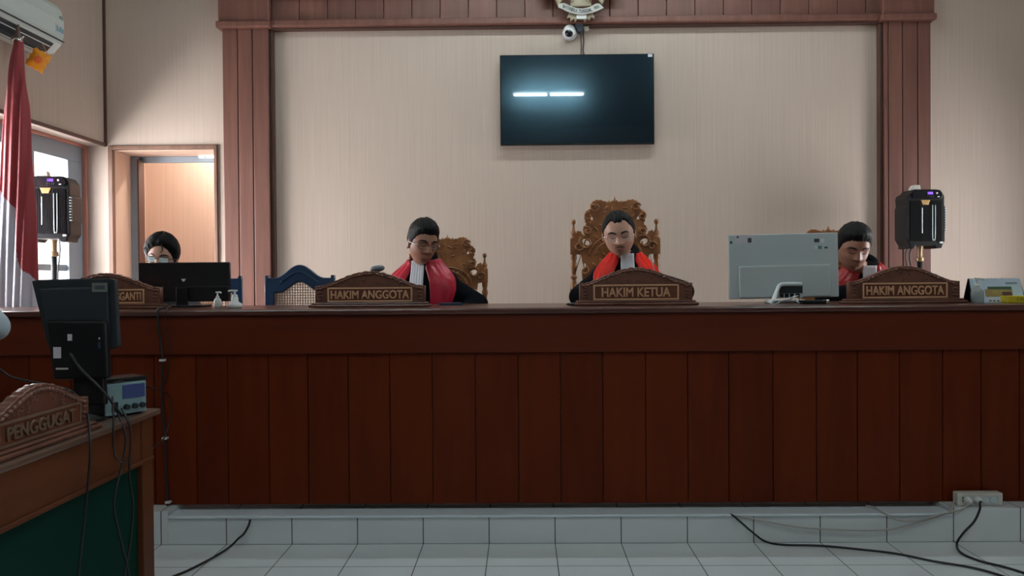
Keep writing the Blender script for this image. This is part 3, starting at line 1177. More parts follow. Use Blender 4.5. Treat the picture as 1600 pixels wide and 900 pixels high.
def patch(bm, fn, us, vs, thick):
    """a shaped sheet of cloth: fn(u, v, off) -> point; closed with real thickness"""
    A = [[bm.verts.new(fn(u, v, thick)) for v in vs] for u in us]
    Bk = [[bm.verts.new(fn(u, v, 0)) for v in vs] for u in us]
    nu, nv = len(us), len(vs)
    for i in range(nu - 1):
        for j in range(nv - 1):
            bm.faces.new((A[i][j], A[i + 1][j], A[i + 1][j + 1], A[i][j + 1]))
            bm.faces.new((Bk[i][j], Bk[i][j + 1], Bk[i + 1][j + 1], Bk[i + 1][j]))
    for i in range(nu - 1):
        bm.faces.new((A[i][0], Bk[i][0], Bk[i + 1][0], A[i + 1][0]))
        bm.faces.new((A[i][-1], A[i + 1][-1], Bk[i + 1][-1], Bk[i][-1]))
    for j in range(nv - 1):
        bm.faces.new((A[0][j], A[0][j + 1], Bk[0][j + 1], Bk[0][j]))
        bm.faces.new((A[-1][j], Bk[-1][j], Bk[-1][j + 1], A[-1][j + 1]))


def hand(bm, wrist, direction, side, up=Vector((0, 0, 1))):
    """palm and five bent fingers from the wrist along direction; side +1 puts the thumb towards +across"""
    d = Vector(direction).normalized()
    ac = d.cross(up).normalized() * side
    u = ac.cross(d) * side
    w = Vector(wrist)
    MM = Matrix((( d.x, ac.x, u.x, 0), (d.y, ac.y, u.y, 0), (d.z, ac.z, u.z, 0), (0, 0, 0, 1)))
    T = Matrix.Translation(w + d * 0.048) @ MM
    ball(bm, (0, 0, 0), (0.056, 0.041, 0.0145), T, 16, 10)
    lens = (0.066, 0.074, 0.068, 0.052)
    for i, L in enumerate(lens):
        o = (1.5 - i) * 0.0205
        spread = (1.5 - i) * 0.05
        f = (d + ac * spread).normalized()
        p0 = w + d * 0.075 + ac * o
        p1 = w + d * 0.094 + ac * o + u * 0.004
        p2 = p1 + f * L * 0.45 - u * 0.006
        p3 = p2 + f * L * 0.33 - u * 0.014
        p4 = p3 + f * L * 0.18 - u * 0.012
        tube(bm, [p0, p1, p2, p3, p4], [0.0100, 0.0095, 0.0088, 0.0080, 0.0068], 10, 4)
        ball(bm, p4, 0.0068, None, 8, 6)
    t0 = w + d * 0.030 + ac * 0.030
    t1 = t0 + (d * 0.6 + ac * 0.7).normalized() * 0.032 - u * 0.004
    t2 = t1 + (d * 0.9 + ac * 0.35).normalized() * 0.030 - u * 0.006
    t3 = t2 + (d * 1.0 + ac * 0.1).normalized() * 0.020 - u * 0.004
    tube(bm, [t0, t1, t2, t3], [0.0125, 0.0110, 0.0100, 0.0078], 10, 4)
    ball(bm, t3, 0.0078, None, 8, 6)


HL = [(0, 0.60), (20, 0.61), (38, 0.56), (52, 0.44), (64, 0.28), (74, 0.10), (80, -0.14), (87, -0.20), (93, 0.02), (104, 0.00), (112, -0.25), (135, -0.50), (180, -0.56)]


def hairline(az, table, part=0.0):
    d = abs(math.degrees(az))
    for p, q in zip(table, table[1:]):
        if d <= q[0]:
            t = (d - p[0]) / (q[0] - p[0])
            return p[1] + (q[1] - p[1]) * t
    return table[-1][1]


def hair_mesh(Mh, table, vol, seed=1, style=None, fat=1.0):
    bm = B()
    n, k = 96, 26
    rings = []
    for j in range(k + 1):
        t = j / k
        ring = []
        for i in range(n):
            az = -PI + 2 * PI * i / n
            h0 = hairline(az, table) + 0.022 * math.sin(az * 23 + seed) * (0.6 + 0.4 * math.sin(az * 9)) + 0.02 * math.sin(az * 57 + seed)
            nz = h0 + (0.9999 - h0) * (t ** 0.85)
            c = math.sqrt(max(0, 1 - nz * nz))
            nvec = (math.sin(az) * c, -math.cos(az) * c, nz)
            v = vol * (1 - math.exp(-t * 7)) * (0.75 + 0.25 * smoothstep(-0.3, 0.5, nz))
            if style:
                v += style(az, nz, t) * smoothstep(0, 0.35, t)
            p = head_point(nvec, 0, fat)
            nn = noise.noise(Vector((nvec[0] * 14, nvec[1] * 5, nvec[2] * 5 + seed)))
            v += 0.0025 * nn * min(1, t * 6)
            q = head_point(nvec, max(v, 0.0) - 0.0025 * (1 - min(1, t * 10)), fat)
            ring.append(bm.verts.new(Mh @ q))
        rings.append(ring)
    for a, b in zip(rings, rings[1:]):
        for i in range(n):
            bm.faces.new((a[i], a[(i + 1) % n], b[(i + 1) % n], b[i]))
    bm.faces.new(rings[-1])
    # inner side so that the hair has thickness
    inner = []
    for i in range(n):
        az = -PI + 2 * PI * i / n
        h0 = hairline(az, table)
        nz = min(0.98, h0 + 0.05)
        c = math.sqrt(1 - nz * nz)
        inner.append(bm.verts.new(Mh @ head_point((math.sin(az) * c, -math.cos(az) * c, nz), -0.006, fat)))
    for i in range(n):
        bm.faces.new((rings[0][i], inner[i], inner[(i + 1) % n], rings[0][(i + 1) % n]))
    return bm


def person(label, hip, yaw, lean, head, hyaw, hpitch, hroll, skin, robe=None, satin=None, arms=None, table=HL, vol=0.012, style=None,
           seed=1, glasses=None, fat=1.0, hs=1.0, moustache=False, panel=(0.20, 1.45), shirt=None, jab=0.0, feet=ZP, jaw=1.0, face=True, twist=0.0, brow_w=1.0):
    hip = Vector(hip)
    JAW[0] = jaw
    r_ = thing('person', label, 'person', hip)
    Mt = Matrix.Translation(hip) @ Matrix.Rotation(yaw, 4, 'Z') @ Matrix.Rotation(lean, 4, 'X')
    Ml = Matrix.Translation(hip) @ Matrix.Rotation(yaw, 4, 'Z')
    head = Vector(head)
    Mh = Matrix.Translation(head) @ Matrix.Rotation(hyaw, 4, 'Z') @ Matrix.Rotation(hpitch, 4, 'X') @ Matrix.Rotation(hroll, 4, 'Y') @ Matrix.Scale(hs, 4)
    # ---- body, one surface
    bm = B()
    torso_loft(bm, Mt, 0.0, z1=0.575)
    n, k = 88, 70
    rings = []
    for j in range(1, k):
        th = PI * j / k
        rings.append([bm.verts.new(Mh @ head_point((math.sin(th) * math.sin(2 * PI * i / n), -math.sin(th) * math.cos(2 * PI * i / n), math.cos(th)), 0, fat)) for i in range(n)])
    t_ = bm.verts.new(Mh @ head_point((0, 0, 1), 0, fat)); b_ = bm.verts.new(Mh @ head_point((0, 0, -1), 0, fat))
    for i in range(n):
        bm.faces.new((t_, rings[0][i], rings[0][(i + 1) % n]))
        bm.faces.new((b_, rings[-1][(i + 1) % n], rings[-1][i]))
    for a, b in zip(rings, rings[1:]):
        for i in range(n):
            bm.faces.new((a[i], b[i], b[(i + 1) % n], a[(i + 1) % n]))
    for s in (-1, 1):
        E = Mh @ Matrix.Translation((s * 0.074 * fat, 0.012, -0.008)) @ Matrix.Rotation(s * R(18), 4, 'Z')
        ball(bm, (0, 0, 0), (0.008, 0.018, 0.030), E, 14, 10)
        ball(bm, (s * 0.004, 0.002, -0.020), (0.006, 0.010, 0.013), E, 10, 8)
    nb = Mt @ Vector((0, 0.008, 0.56))
    tube(bm, [nb, (nb + Mh @ Vector((0, 0.02, -0.06))) / 2, Mh @ Vector((0, 0.018, -0.045))], [0.055, 0.048, 0.048], 20, 5)
    sleeves = []
    for s in (-1, 1):
        sh = Mt @ Vector((s * 0.168, 0.0, 0.435))
        el, wr = [Vector(q) for q in arms[0 if s < 0 else 1]]
        tube(bm, [sh, (sh + el) / 2, el], [0.052, 0.046, 0.038], 16, 5)
        ball(bm, el, 0.038, None, 14, 10)
        ball(bm, sh, 0.052, None, 14, 10)
        tube(bm, [el, el + (wr - el) * 0.4, wr], [0.038, 0.036, 0.026], 16, 5)
        hd = (wr - el).normalized()
        hd.z *= 0.3
        hand(bm, wr - hd * 0.012, hd, -s)
        sleeves.append((s, sh, el, wr))
        hp = Ml @ Vector((s * 0.095, -0.02, 0.0)); kn = Ml @ Vector((s * 0.13, -0.43, 0.02)); an = Ml @ Vector((s * 0.12, -0.36, 0.0))
        an.z = feet + 0.09
        tube(bm, [hp, (hp + kn) / 2, kn], [0.088, 0.078, 0.058], 16, 5)
        ball(bm, kn, 0.058, None, 14, 10)
        tube(bm, [kn, kn + (an - kn) * 0.35, an], [0.056, 0.055, 0.036], 16, 5)
        toe = Ml @ Vector((s * 0.14, -0.52, 0)); toe.z = feet + 0.035
        heel = Vector((an.x, an.y, feet + 0.045))
        tube(bm, [an, heel, (heel + toe) / 2, toe], [0.036, 0.042, 0.042, 0.028], 12, 4)
    put('body', remeshed(bm, 0.0036, 1), skin, r_, smooth=True, world=True)
    # ---- hair, brows, lids, lips
    obj('hair', hair_mesh(Mh, table, vol, seed, style, fat), M['hair'], r_, smooth=True, world=True)
    def fa(x, z, off):
        return Mh @ head_point(face_dir(x / fat, z), off, fat)
    for s in (-1, 1):
        bm = B()
        pts = [fa(s * x, z, 0.0012) for x, z in ((0.012, 0.021), (0.022, 0.027), (0.034, 0.029), (0.044, 0.026), (0.052, 0.019))]
        tube(bm, pts, [0.0022 * brow_w, 0.0034 * brow_w, 0.0034 * brow_w, 0.0028 * brow_w, 0.0012], 8, 4)
        obj('eyebrow', bm, M['hair'], r_, smooth=True, world=True)
        bm = B()
        pts = [fa(s * x, z, 0.0006) for x, z in ((0.016, 0.002), (0.024, -0.0025), (0.032, -0.004), (0.040, -0.002), (0.047, 0.002))]
        tube(bm, pts, [0.001, 0.0018, 0.0020, 0.0018, 0.001], 8, 4)
        obj('eyelashes', bm, M['lash'], r_, smooth=True, world=True)
    bm = B()
    tube(bm, [fa(x, z, 0.0) for x, z in ((-0.024, -0.0605), (-0.012, -0.058), (0, -0.0585), (0.012, -0.058), (0.024, -0.0605))], [0.0008, 0.002, 0.0022, 0.002, 0.0008], 8, 4)
    tube(bm, [fa(x, z, 0.0) for x, z in ((-0.021, -0.0635), (-0.01, -0.067), (0, -0.068), (0.01, -0.067), (0.021, -0.0635))], [0.0008, 0.0022, 0.0026, 0.0022, 0.0008], 8, 4)
    obj('lips', bm, M['lip'], r_, smooth=True, world=True)
    if moustache:
        bm = B()
        tube(bm, [fa(x, z, 0.0008) for x, z in ((-0.027, -0.056), (-0.014, -0.0505), (0, -0.0495), (0.014, -0.0505), (0.027, -0.056))], [0.0008, 0.0026, 0.0022, 0.0026, 0.0008], 8, 4)
        obj('moustache', bm, M['hair'], r_, smooth=True, world=True)
    if glasses:
        gm, lm, dy, thick, tm = glasses
        for s in (-1, 1):
            c = Vector((s * 0.033, 0, 0.001 + dy))
            yy = head_point(face_dir(0.030, 0.0)).y - 0.016
            def P(dx, dz):
                return Mh @ Vector((c.x + dx, yy + 0.012 * max(0.0, (abs(c.x + dx) - 0.02) / 0.04) ** 2, c.z + dz))
            rim = [P(math.copysign(abs(math.cos(a)) ** 0.55, math.cos(a)) * 0.026, math.copysign(abs(math.sin(a)) ** 0.6, math.sin(a)) * 0.0165) for a in [2 * PI * q / 20 for q in range(20)]]
            bm = B()
            tube(bm, rim, thick, 6, 1, closed=True)
            fr_ = obj('glasses_rim', bm, gm, r_, smooth=True, world=True)
            bm = B()
            a_ = [bm.verts.new(p) for p in rim]
            off = Mh.to_3x3() @ Vector((0, 0.0012, 0))
            b2 = [bm.verts.new(p + off) for p in rim]
            bm.faces.new(a_); bm.faces.new(b2[::-1])
            for q in range(20):
                bm.faces.new((a_[q], b2[q], b2[(q + 1) % 20], a_[(q + 1) % 20]))
            o_ = obj('lens', bm, lm, r_, world=True)
            bm = B()
            m0 = Mh @ Vector((s * 0.060, yy + 0.014, c.z + 0.006))
            m1 = Mh @ Vector((s * 0.0775 * fat, yy + 0.045, c.z + 0.004))
            m2 = Mh @ Vector((s * 0.079 * fat, 0.012, c.z + 0.002))
            tube(bm, [m0, m1, m2], thick * (2.2 if tm else 1.25), 6, 4)  # thicker where the arm carries a painted gleam
            obj('temple_arm', bm, tm or gm, r_, smooth=True, world=True)
        bm = B()
        tube(bm, [Mh @ Vector((-0.009, yy, 0.004 + dy)), Mh @ Vector((0, yy - 0.003, 0.007 + dy)), Mh @ Vector((0.009, yy, 0.004 + dy))], thick, 6, 4)
        obj('glasses_bridge', bm, gm, r_, smooth=True, world=True)
    # ---- clothes
    cloth = robe or shirt
    bm = B()
    torso_loft(bm, Mt, 0.016, 1.0, -0.02, 0.622 if robe else 0.58, fold=0.0035)
    rs = (0.070, 0.066, 0.060, 0.058, 0.062) if robe else (0.064, 0.058, 0.050, 0.046, 0.042)
    for s, sh, el, wr in sleeves:
        sh2 = Mt @ Vector((s * 0.158, 0.0, 0.430))
        ball(bm, sh2, rs[0], None, 16, 12)
        tube(bm, [sh2, (sh2 + el) / 2, el], [rs[0], rs[1], rs[2]], 18, 5)
        ball(bm, el, rs[2] * 0.98, None, 14, 10)
        if robe:
            tube(bm, [el, (el + wr) / 2, wr], [rs[2], rs[3], rs[4]], 18, 5)
        else:
            tube(bm, [el, (el + wr) / 2, wr], [rs[2], rs[3], rs[4]], 18, 5)
    put('robe' if robe else 'shirt', remeshed(bm, 0.007, 3), cloth, r_, smooth=True, world=True)
    bm = B()
    for s in (-1, 1):
        hp = Ml @ Vector((s * 0.095, -0.01, 0.0)); kn = Ml @ Vector((s * 0.13, -0.44, 0.02)); an = Ml @ Vector((s * 0.12, -0.36, 0.0)); an.z = feet + 0.10
        ball(bm, hp, 0.10, None, 14, 10)
        tube(bm, [hp, (hp + kn) / 2, kn], [0.10, 0.092, 0.072], 16, 5)
        ball(bm, kn, 0.072, None, 14, 10)
        tube(bm, [kn, (kn + an) / 2, an], [0.070, 0.066, 0.055], 16, 5)
    put('trousers', remeshed(bm, 0.010, 2), M['trouser'], r_, smooth=True, world=True)
    for s in (-1, 1):
        bm = B()
        toe = Ml @ Vector((s * 0.14, -0.53, 0)); toe.z = feet + 0.04
        an = Ml @ Vector((s * 0.12, -0.36, 0)); heel = Vector((an.x, an.y, feet + 0.048))
        tube(bm, [heel + (heel - toe).normalized() * 0.03, heel, (heel + toe) / 2, toe], [0.036, 0.046, 0.047, 0.034], 14, 4)
        obj('shoe', bm, M['blackshine'], r_, smooth=True, world=True)
    if robe:
        a0, a1 = panel
        for s in (-1, 1):
            def fn(u, v, th, s=s):
                # v: height on the torso; u: 0 at the inner edge, 1 at the armhole
                lo_in = a0 + 0.10 * (1 - v)
                z = 0.06 + v * 0.545
                out = a1 - 0.52 * smoothstep(0.95, 0.35, v) + 0.25 * smoothstep(0.8, 1.0, v)
                inn = lo_in + 0.30 * smoothstep(0.90, 1.0, v)
                a = inn + (out - inn) * u
                rip = 0.0030 * math.sin(u * 15 + v * 6) * (1 - v * 0.4) + 0.0015 * math.sin(v * 21 + u * 9)
                bulge = 0.004 * smoothstep(0.6, 1.0, u) * smoothstep(0.55, 0.8, v) * (1 - smoothstep(0.93, 1.0, v))
                return Mt @ torso_pt(s * a, z, 0.0195 + th + (rip if th else 0) + bulge, 1.0)
            bm = B()
            patch(bm, fn, [i / 22 for i in range(23)], [i / 40 for i in range(41)], 0.006)
            obj('satin_panel', bm, satin, r_, smooth=True, world=True)
        bm = B()
        def fj(u, v, th):
            z = 0.618 - v * 0.29
            w_ = 0.036 + 0.008 * v
            x = (u - 0.5) * 2 * w_ + jab
            a = math.asin(max(-0.9, min(0.9, abs(x / 0.2) ** 1.25))) * (1 if x > 0 else -1)
            q = torso_pt(a, z, 0.028 + th * 0.7 + 0.0012 * math.sin(u * 31), 1.0)
            q.x = x
            q.y -= 0.016 * (1 - v)
            return Mt @ q
        patch(bm, fj, [i / 16 for i in range(17)], [i / 20 for i in range(21)], 0.005)
        obj('white_band', bm, M['jabot'], r_, smooth=True, world=True)
        bm = B()
        pts = []
        for i in range(24):
            a = 2 * PI * i / 24
            pts.append(Mt @ Vector((math.sin(a) * 0.060, -math.cos(a) * 0.058 + 0.010, 0.618 - 0.020 * math.cos(a))))
        tube(bm, pts, 0.020, 8, 1, closed=True)
        obj('collar', bm, robe, r_, smooth=True, world=True)
    return r_


def neck_hip(px, py, Y, yaw, lean, up=0.60):
    """hip point from where the base of the neck shows"""
    nb = at(px, py, Y)
    return nb - (Matrix.Rotation(yaw, 3, 'Z') @ Matrix.Rotation(lean, 3, 'X')) @ Vector((0, 0, up))


# judge in the middle
hl_mid = [(0, 0.66), (14, 0.62), (28, 0.72), (42, 0.66), (54, 0.46), (64, 0.28), (74, 0.08), (80, -0.16), (87, -0.20), (93, 0.02), (104, 0.0), (112, -0.25), (135, -0.5), (180, -0.56)]
hip = neck_hip(977, 397, 4.83, 0, R(10))
cx = hip.x
person('judge in scarlet-panelled black robe and glasses, looking down behind HAKIM KETUA', hip, 0, R(10),
       at(967, 365, 4.70), R(-7), R(17), R(-5), M['skin_l'], M['robe'], M['satin_r'],
       [((cx - 0.275, 4.72, 1.10), (cx - 0.12, 4.45, 1.125)), ((cx + 0.315, 4.72, 1.125), (cx + 0.12, 4.44, 1.125))],
       hl_mid, 0.010, None, 3, (M['chrome'], M['lens_c'], -0.002, 0.0011, None), fat=1.10, hs=1.05, moustache=True, panel=(0.30, 1.12), brow_w=1.4, jaw=-0.1)

# judge on the left, face turned
def thick_top(az, nz, t):
    return 0.014 * smoothstep(0.3, 0.95, nz) + 0.006 * smoothstep(0.3, 0.7, nz) * gauss(az, 0.9)
hl_left = [(0, 0.50), (25, 0.52), (45, 0.46), (58, 0.34), (66, 0.20), (74, 0.02), (80, -0.16), (87, -0.20), (93, 0.02), (104, 0.0), (112, -0.25), (135, -0.5), (180, -0.56)]
hip = neck_hip(662, 408, 4.82, R(-16), R(10))
cx = hip.x
person('judge in crimson-panelled black robe with glasses, head turned sideways', hip, R(-16), R(10),
       at(660, 380, 4.72), R(30), R(14), R(4), M['skin_d'], M['robe'], M['satin_m'],
       [((cx - 0.26, 4.72, 1.085), (cx - 0.17, 4.45, 1.115)), ((cx + 0.285, 4.80, 1.06), (cx + 0.20, 4.66, 1.00))],
       hl_left, 0.011, thick_top, 5, (M['black'], M['lens_c'], -0.001, 0.0014, M['white']), hs=1.04, panel=(0.26, 1.38), jab=0.004, brow_w=1.3, jaw=0.7)  # white temple arms paint in a gleam on the glasses

# judge on the right
hl_right = [(0, 0.52), (30, 0.52), (48, 0.44), (60, 0.32), (70, 0.14), (78, -0.08), (84, -0.16), (92, 0.02), (104, 0.0), (112, -0.25), (135, -0.5), (180, -0.56)]
hip = neck_hip(1350, 414, 4.83, R(-4), R(14))
cx = hip.x
person('judge in black robe with dark red panels, bent forward half behind the silver computer', hip, R(-4), R(14),
       at(1333, 388, 4.66), R(-4), R(20), R(3), M['skin_d'], M['robe'], M['satin_d'],
       [((cx - 0.27, 4.72, 1.085), (cx - 0.12, 4.45, 1.115)), ((cx + 0.275, 4.72, 1.085), (cx + 0.10, 4.44, 1.115))],
       hl_right, 0.012, thick_top, 8, None, fat=1.05, hs=1.06, panel=(0.26, 1.38), brow_w=1.3, jaw=0.5)

# clerk behind the wide monitor
def curtain(az, nz, t):
    prt = gauss(az + 0.28, 0.10) * smoothstep(0.35, 0.9, nz)
    side = gauss(abs(az) - 1.15, 0.45) * smoothstep(-0.15, 0.4, nz)
    return 0.003 + 0.010 * smoothstep(0.3, 0.9, nz) - 0.012 * prt + 0.012 * side
hl_clerk = [(0, 0.64), (20, 0.60), (36, 0.50), (48, 0.36), (58, 0.18), (66, 0.0), (74, -0.16), (80, -0.22), (88, -0.22), (93, -0.05), (104, -0.05), (112, -0.3), (135, -0.55), (180, -0.6)]
hip = neck_hip(256, 446, 4.86, R(8), R(6))
cx = hip.x
clerk = person('person with parted black hair and shiny glasses peering over the wide black monitor', hip, R(8), R(6),
       at(254, 404, 4.76), R(6), R(6), R(5), M['skin_l'], None, None,
       [((cx - 0.26, 4.76, 1.0), (cx - 0.12, 4.54, 1.10)), ((cx + 0.26, 4.76, 1.0), (cx + 0.10, 4.53, 1.10))],
       hl_clerk, 0.014, curtain, 11, (M['darkgrey'], M['lens'], 0.001, 0.0016, None), shirt=M['shirt_d'], hs=1.02)
Mh = Matrix.Translation(at(254, 404, 4.76)) @ Matrix.Rotation(R(6), 4, 'Z') @ Matrix.Rotation(R(6), 4, 'X') @ Matrix.Rotation(R(5), 4, 'Y')
bm = B()
tube(bm, [Mh @ face_at(0.010, 0.080, 0.010), Mh @ face_at(0.017, 0.066, 0.010), Mh @ face_at(0.019, 0.052, 0.007), Mh @ face_at(0.013, 0.038, 0.004)], [0.004, 0.004, 0.003, 0.001], 8, 5)
obj('hair_lock', bm, M['hair'], clerk, smooth=True, world=True)


# ------------------------------------------------------------------ television
tl, br = at(781, 86, YW - 0.07), at(1022.5, 226, YW - 0.07)
tx0, tx1, tz1, tz0 = tl.x, br.x, tl.z - 0.002, br.z + 0.004
tv = thing('television', 'wide black wall television mirroring a lit tube lamp', 'television', ((tx0 + tx1) / 2, YW, tz0))
bm = B(); box(bm, tx0, tx1, YW - 0.075, YW - 0.045, tz0, tz1)
obj('casing', bm, M['black'], tv, world=True, bevel=0.003)
bm = B(); box(bm, tx0 + 0.007, tx1 - 0.007, YW - 0.0765, YW - 0.074, tz0 + 0.012, tz1 - 0.007)
obj('screen', bm, M['screen'], tv, world=True)
bm = B(); box(bm, (tx0 + tx1) / 2 - 0.3, (tx0 + tx1) / 2 + 0.3, YW - 0.045, YW - 0.001, tz0 + 0.14, tz1 - 0.14)
obj('wall_bracket', bm, M['black'], tv, world=True)
bm = B(); box(bm, tx1 - 0.043, tx1 - 0.012, YW - 0.0775, YW - 0.0765, tz1 - 0.024, tz1 - 0.004)
obj('sticker', bm, M['sticker'], tv, world=True)
bm = B(); box(bm, (tx0 + tx1) / 2 - 0.028, (tx0 + tx1) / 2 + 0.028, YW - 0.078, YW - 0.074, tz0 + 0.001, tz0 + 0.008)
obj('logo_strip', bm, M['darkgrey'], tv, world=True)


def cable(name, label, pts, r, m, k=6, cat='cable'):
    bm = B()
    tube(bm, pts, r, 8, k)
    return tag(obj(name, bm, m, smooth=True), label, cat)


cable('television_cable', 'thin black cable dropping to the television top, left of its pair', [at(907, 52, YW - 0.03), at(908, 66, YW - 0.02), at(908, 90, YW - 0.03)], 0.0035, M['cable'])
cable('television_cable', 'thin black cable dropping to the television top, right of its pair', [at(911, 50, YW - 0.03), at(912, 64, YW - 0.02), at(911, 80, YW - 0.02), at(915, 90, YW - 0.03)], 0.0045, M['cable'])

# camera above the television
p = at(890, 53, YW)
cc_ = thing('security_camera', 'white dome security camera with black eye above the television', 'security camera', p)
bm = B()
lathe(bm, [(0.050, 0.0), (0.052, 0.02), (0.048, 0.028)], 28, Matrix.Translation((0, 0, 0)) @ Matrix.Rotation(PI / 2, 4, 'X'))
obj('base', bm, M['white'], cc_, smooth=True, auto=True)
bm = B(); ball(bm, (-0.001, -0.045, 0.004), (0.043, 0.043, 0.050), None, 28, 18)
obj('housing', bm, M['white'], cc_, smooth=True)
bm = B(); ball(bm, (-0.006, -0.064, -0.010), (0.031, 0.026, 0.031), None, 24, 14)
obj('lens', bm, M['blackshine'], cc_, smooth=True)
cable('camera_cable', 'white camera cable looping up behind the crest', [at(882, 44, YW - 0.02), at(880.5, 36, YW - 0.05), at(884, 31, YW - 0.06), at(890, 28, YW - 0.07)], 0.004, M['white'])
p = at(904, 42, YW)
bm = B()
prism(bm, [(p.x - 0.030, p.z + 0.045), (p.x + 0.022, p.z + 0.045), (p.x + 0.032, p.z - 0.03), (p.x + 0.012, p.z - 0.052), (p.x - 0.012, p.z - 0.048), (p.x - 0.030, p.z - 0.015)], YW - 0.075, YW)
tag(obj('adapter_box', bm, M['bluegrey'], bevel=0.006), 'dark grey adapter box between the dome camera and a white plug', 'adapter')
p = at(914.5, 43, YW)
bm = B(); box(bm, -0.018, 0.018, -0.05, 0, -0.032, 0.03, Matrix.Translation(p) @ Matrix.Rotation(R(-12), 4, 'Y'))
tag(obj('white_plug', bm, M['offwhite'], bevel=0.004), 'small white plug on the wall beside the dark adapter box', 'plug')

# ------------------------------------------------------------------ crest at the top edge
YE = YW - 0.13
ec = at(906, -58, YE)
em = thing('crest', 'gilded bird crest with lettered ivory ribbon above the television', 'emblem', (ec.x, YE, ec.z))
PXM = YE / F
def ep(px, py):
    q = at(px, py, YE)
    return (q.x - ec.x, q.z - ec.z)
# wings with feather tips
for s in (-1, 1):
    pts = []
    tips = 9
    for i in range(tips + 1):
        a = R(-64 + i * 19)
        r0 = 0.345 + 0.035 * math.sin(i * 0.6)
        pts.append((s * math.cos(a) * r0, math.sin(a) * r0 + 0.02))
        a2 = R(-64 + (i + 0.5) * 19)
        pts.append((s * math.cos(a2) * (r0 - 0.04), math.sin(a2) * (r0 - 0.04) + 0.02))
    pts += [(s * 0.05, 0.20), (s * 0.05, -0.12), (s * 0.115, -0.24)]
    put('wing', curve_mesh([pts], 0.04, 0.006), M['emblem_gold'], em)
    bm = B()
    for i in range(tips):
        a = R(-60 + i * 19)
        tube(bm, [(s * 0.10, -0.022, 0.0), (s * math.cos(a) * 0.2, -0.030, math.sin(a) * 0.2 + 0.01), (s * math.cos(a) * 0.33, -0.024, math.sin(a) * 0.33 + 0.02)], [0.012, 0.016, 0.007], 6, 4)
    obj('feathers', bm, M['ribbon'], em, smooth=True)
bm = B()
ball(bm, (0, -0.02, -0.02), (0.09, 0.05, 0.17), None, 20, 14)
ball(bm, (0.02, -0.03, 0.20), (0.05, 0.04, 0.06), None, 16, 10)
tube(bm, [(0.05, -0.035, 0.21), (0.09, -0.035, 0.20), (0.10, -0.035, 0.175)], [0.018, 0.012, 0.004], 8, 3)
obj('body', bm, M['emblem_gold'], em, smooth=True)
put('shield', curve_mesh([[(-0.07, 0.08), (0.07, 0.08), (0.07, -0.02), (0.04, -0.09), (0, -0.12), (-0.04, -0.09), (-0.07, -0.02)]], 0.02, 0.004), M['plate_in'], em, Matrix.Translation((0, -0.075, 0)))
# tail running behind the ribbon and its lower feathers
put('tail', curve_mesh([[(-0.035, -0.10), (0.045, -0.10), (0.075, -0.30), (-0.065, -0.30)]], 0.03, 0.006), M['emblem_gold'], em)
low = [ep(*q) for q in ((892, 16), (887, 27), (892, 26), (892, 32), (897, 28), (899, 33), (902, 29), (908, 30), (911, 29), (914, 33), (917, 28), (921, 31), (922, 26), (928, 28), (924, 16))]
put('tail_feathers', curve_mesh([low], 0.024, 0.004), M['emblem_gold'], em)
c0, c1 = ep(900.5, 24.5), ep(916, 30.5)
bm = B(); box(bm, c0[0], c1[0], -0.022, -0.012, c1[1], c0[1])
obj('centre_plate', bm, M['white'], em, bevel=0.002)
up = [(872, 9), (881, 8), (890, 12), (899, 15.0), (910, 16.0), (921, 13.5), (930, 9), (936, 8.5)]
dn = [(942, 14.5), (930, 20), (920, 22.8), (908, 24.6), (897, 23), (887, 20), (879, 16), (872.5, 13.5)]
rb = [(x, z) for x, _, z in [tuple(v) for v in smooth_pts([(ep(*q)[0], 0, ep(*q)[1]) for q in up], 4)]] + [(x, z) for x, _, z in [tuple(v) for v in smooth_pts([(ep(*q)[0], 0, ep(*q)[1]) for q in dn], 4)]]
put('ribbon', curve_mesh([rb], 0.012, 0.002), M['ribbon'], em, Matrix.Translation((0, -0.03, 0)))
for s in (-1, 1):
    bm = B()
    for k in range(3):
        x = s * (0.055 + 0.022 * k)
        tube(bm, [(x, -0.025, -0.235), (x, -0.045, -0.262 + 0.012 * k), (x, -0.040, -0.285 + 0.012 * k)], [0.009, 0.008, 0.004], 8, 3)
    obj('claw', bm, M['emblem_gold'], em, smooth=True)
# lettering following the ribbon
mid = [(877, 12.5), (883, 12.8), (890, 16), (899, 19.2), (909, 20.3), (920, 18.3), (930, 14.3), (937, 11.5)]
mp_ = smooth_pts([(ep(*q)[0], 0, ep(*q)[1]) for q in mid], 8)
L_ = [0]
for a, b in zip(mp_, mp_[1:]):
    L_.append(L_[-1] + (b - a).length)
txt = 'BHINNEKA TUNGGAL IKA'
bml = B()
for i, ch in enumerate(txt):
    if ch == ' ':
        continue
    s_ = L_[-1] * (0.03 + 0.94 * (i + 0.5) / len(txt))
    j = max(k for k in range(len(L_)) if L_[k] <= s_)
    j = min(j, len(mp_) - 2)
    q = mp_[j] + (mp_[j + 1] - mp_[j]) * ((s_ - L_[j]) / (L_[j + 1] - L_[j]))
    tdir = (mp_[j + 1] - mp_[j]).normalized()
    me = text_mesh(ch, 0.0115 if ch != 'I' else 0.003, 0.023, 0.004, 0.01)
    me.transform(Matrix.Translation((q.x, -0.038, q.z)) @ Matrix.Rotation(-math.atan2(tdir.z, tdir.x), 4, 'Y'))
    bml.from_mesh(me)
obj('lettering', bml, M['ink'], em)

# ------------------------------------------------------------------ air conditioner on the left wall
ac = thing('air_conditioner', 'white wall-mounted air conditioner in the top left corner', 'air conditioner', (XL, 4.65, 2.60))
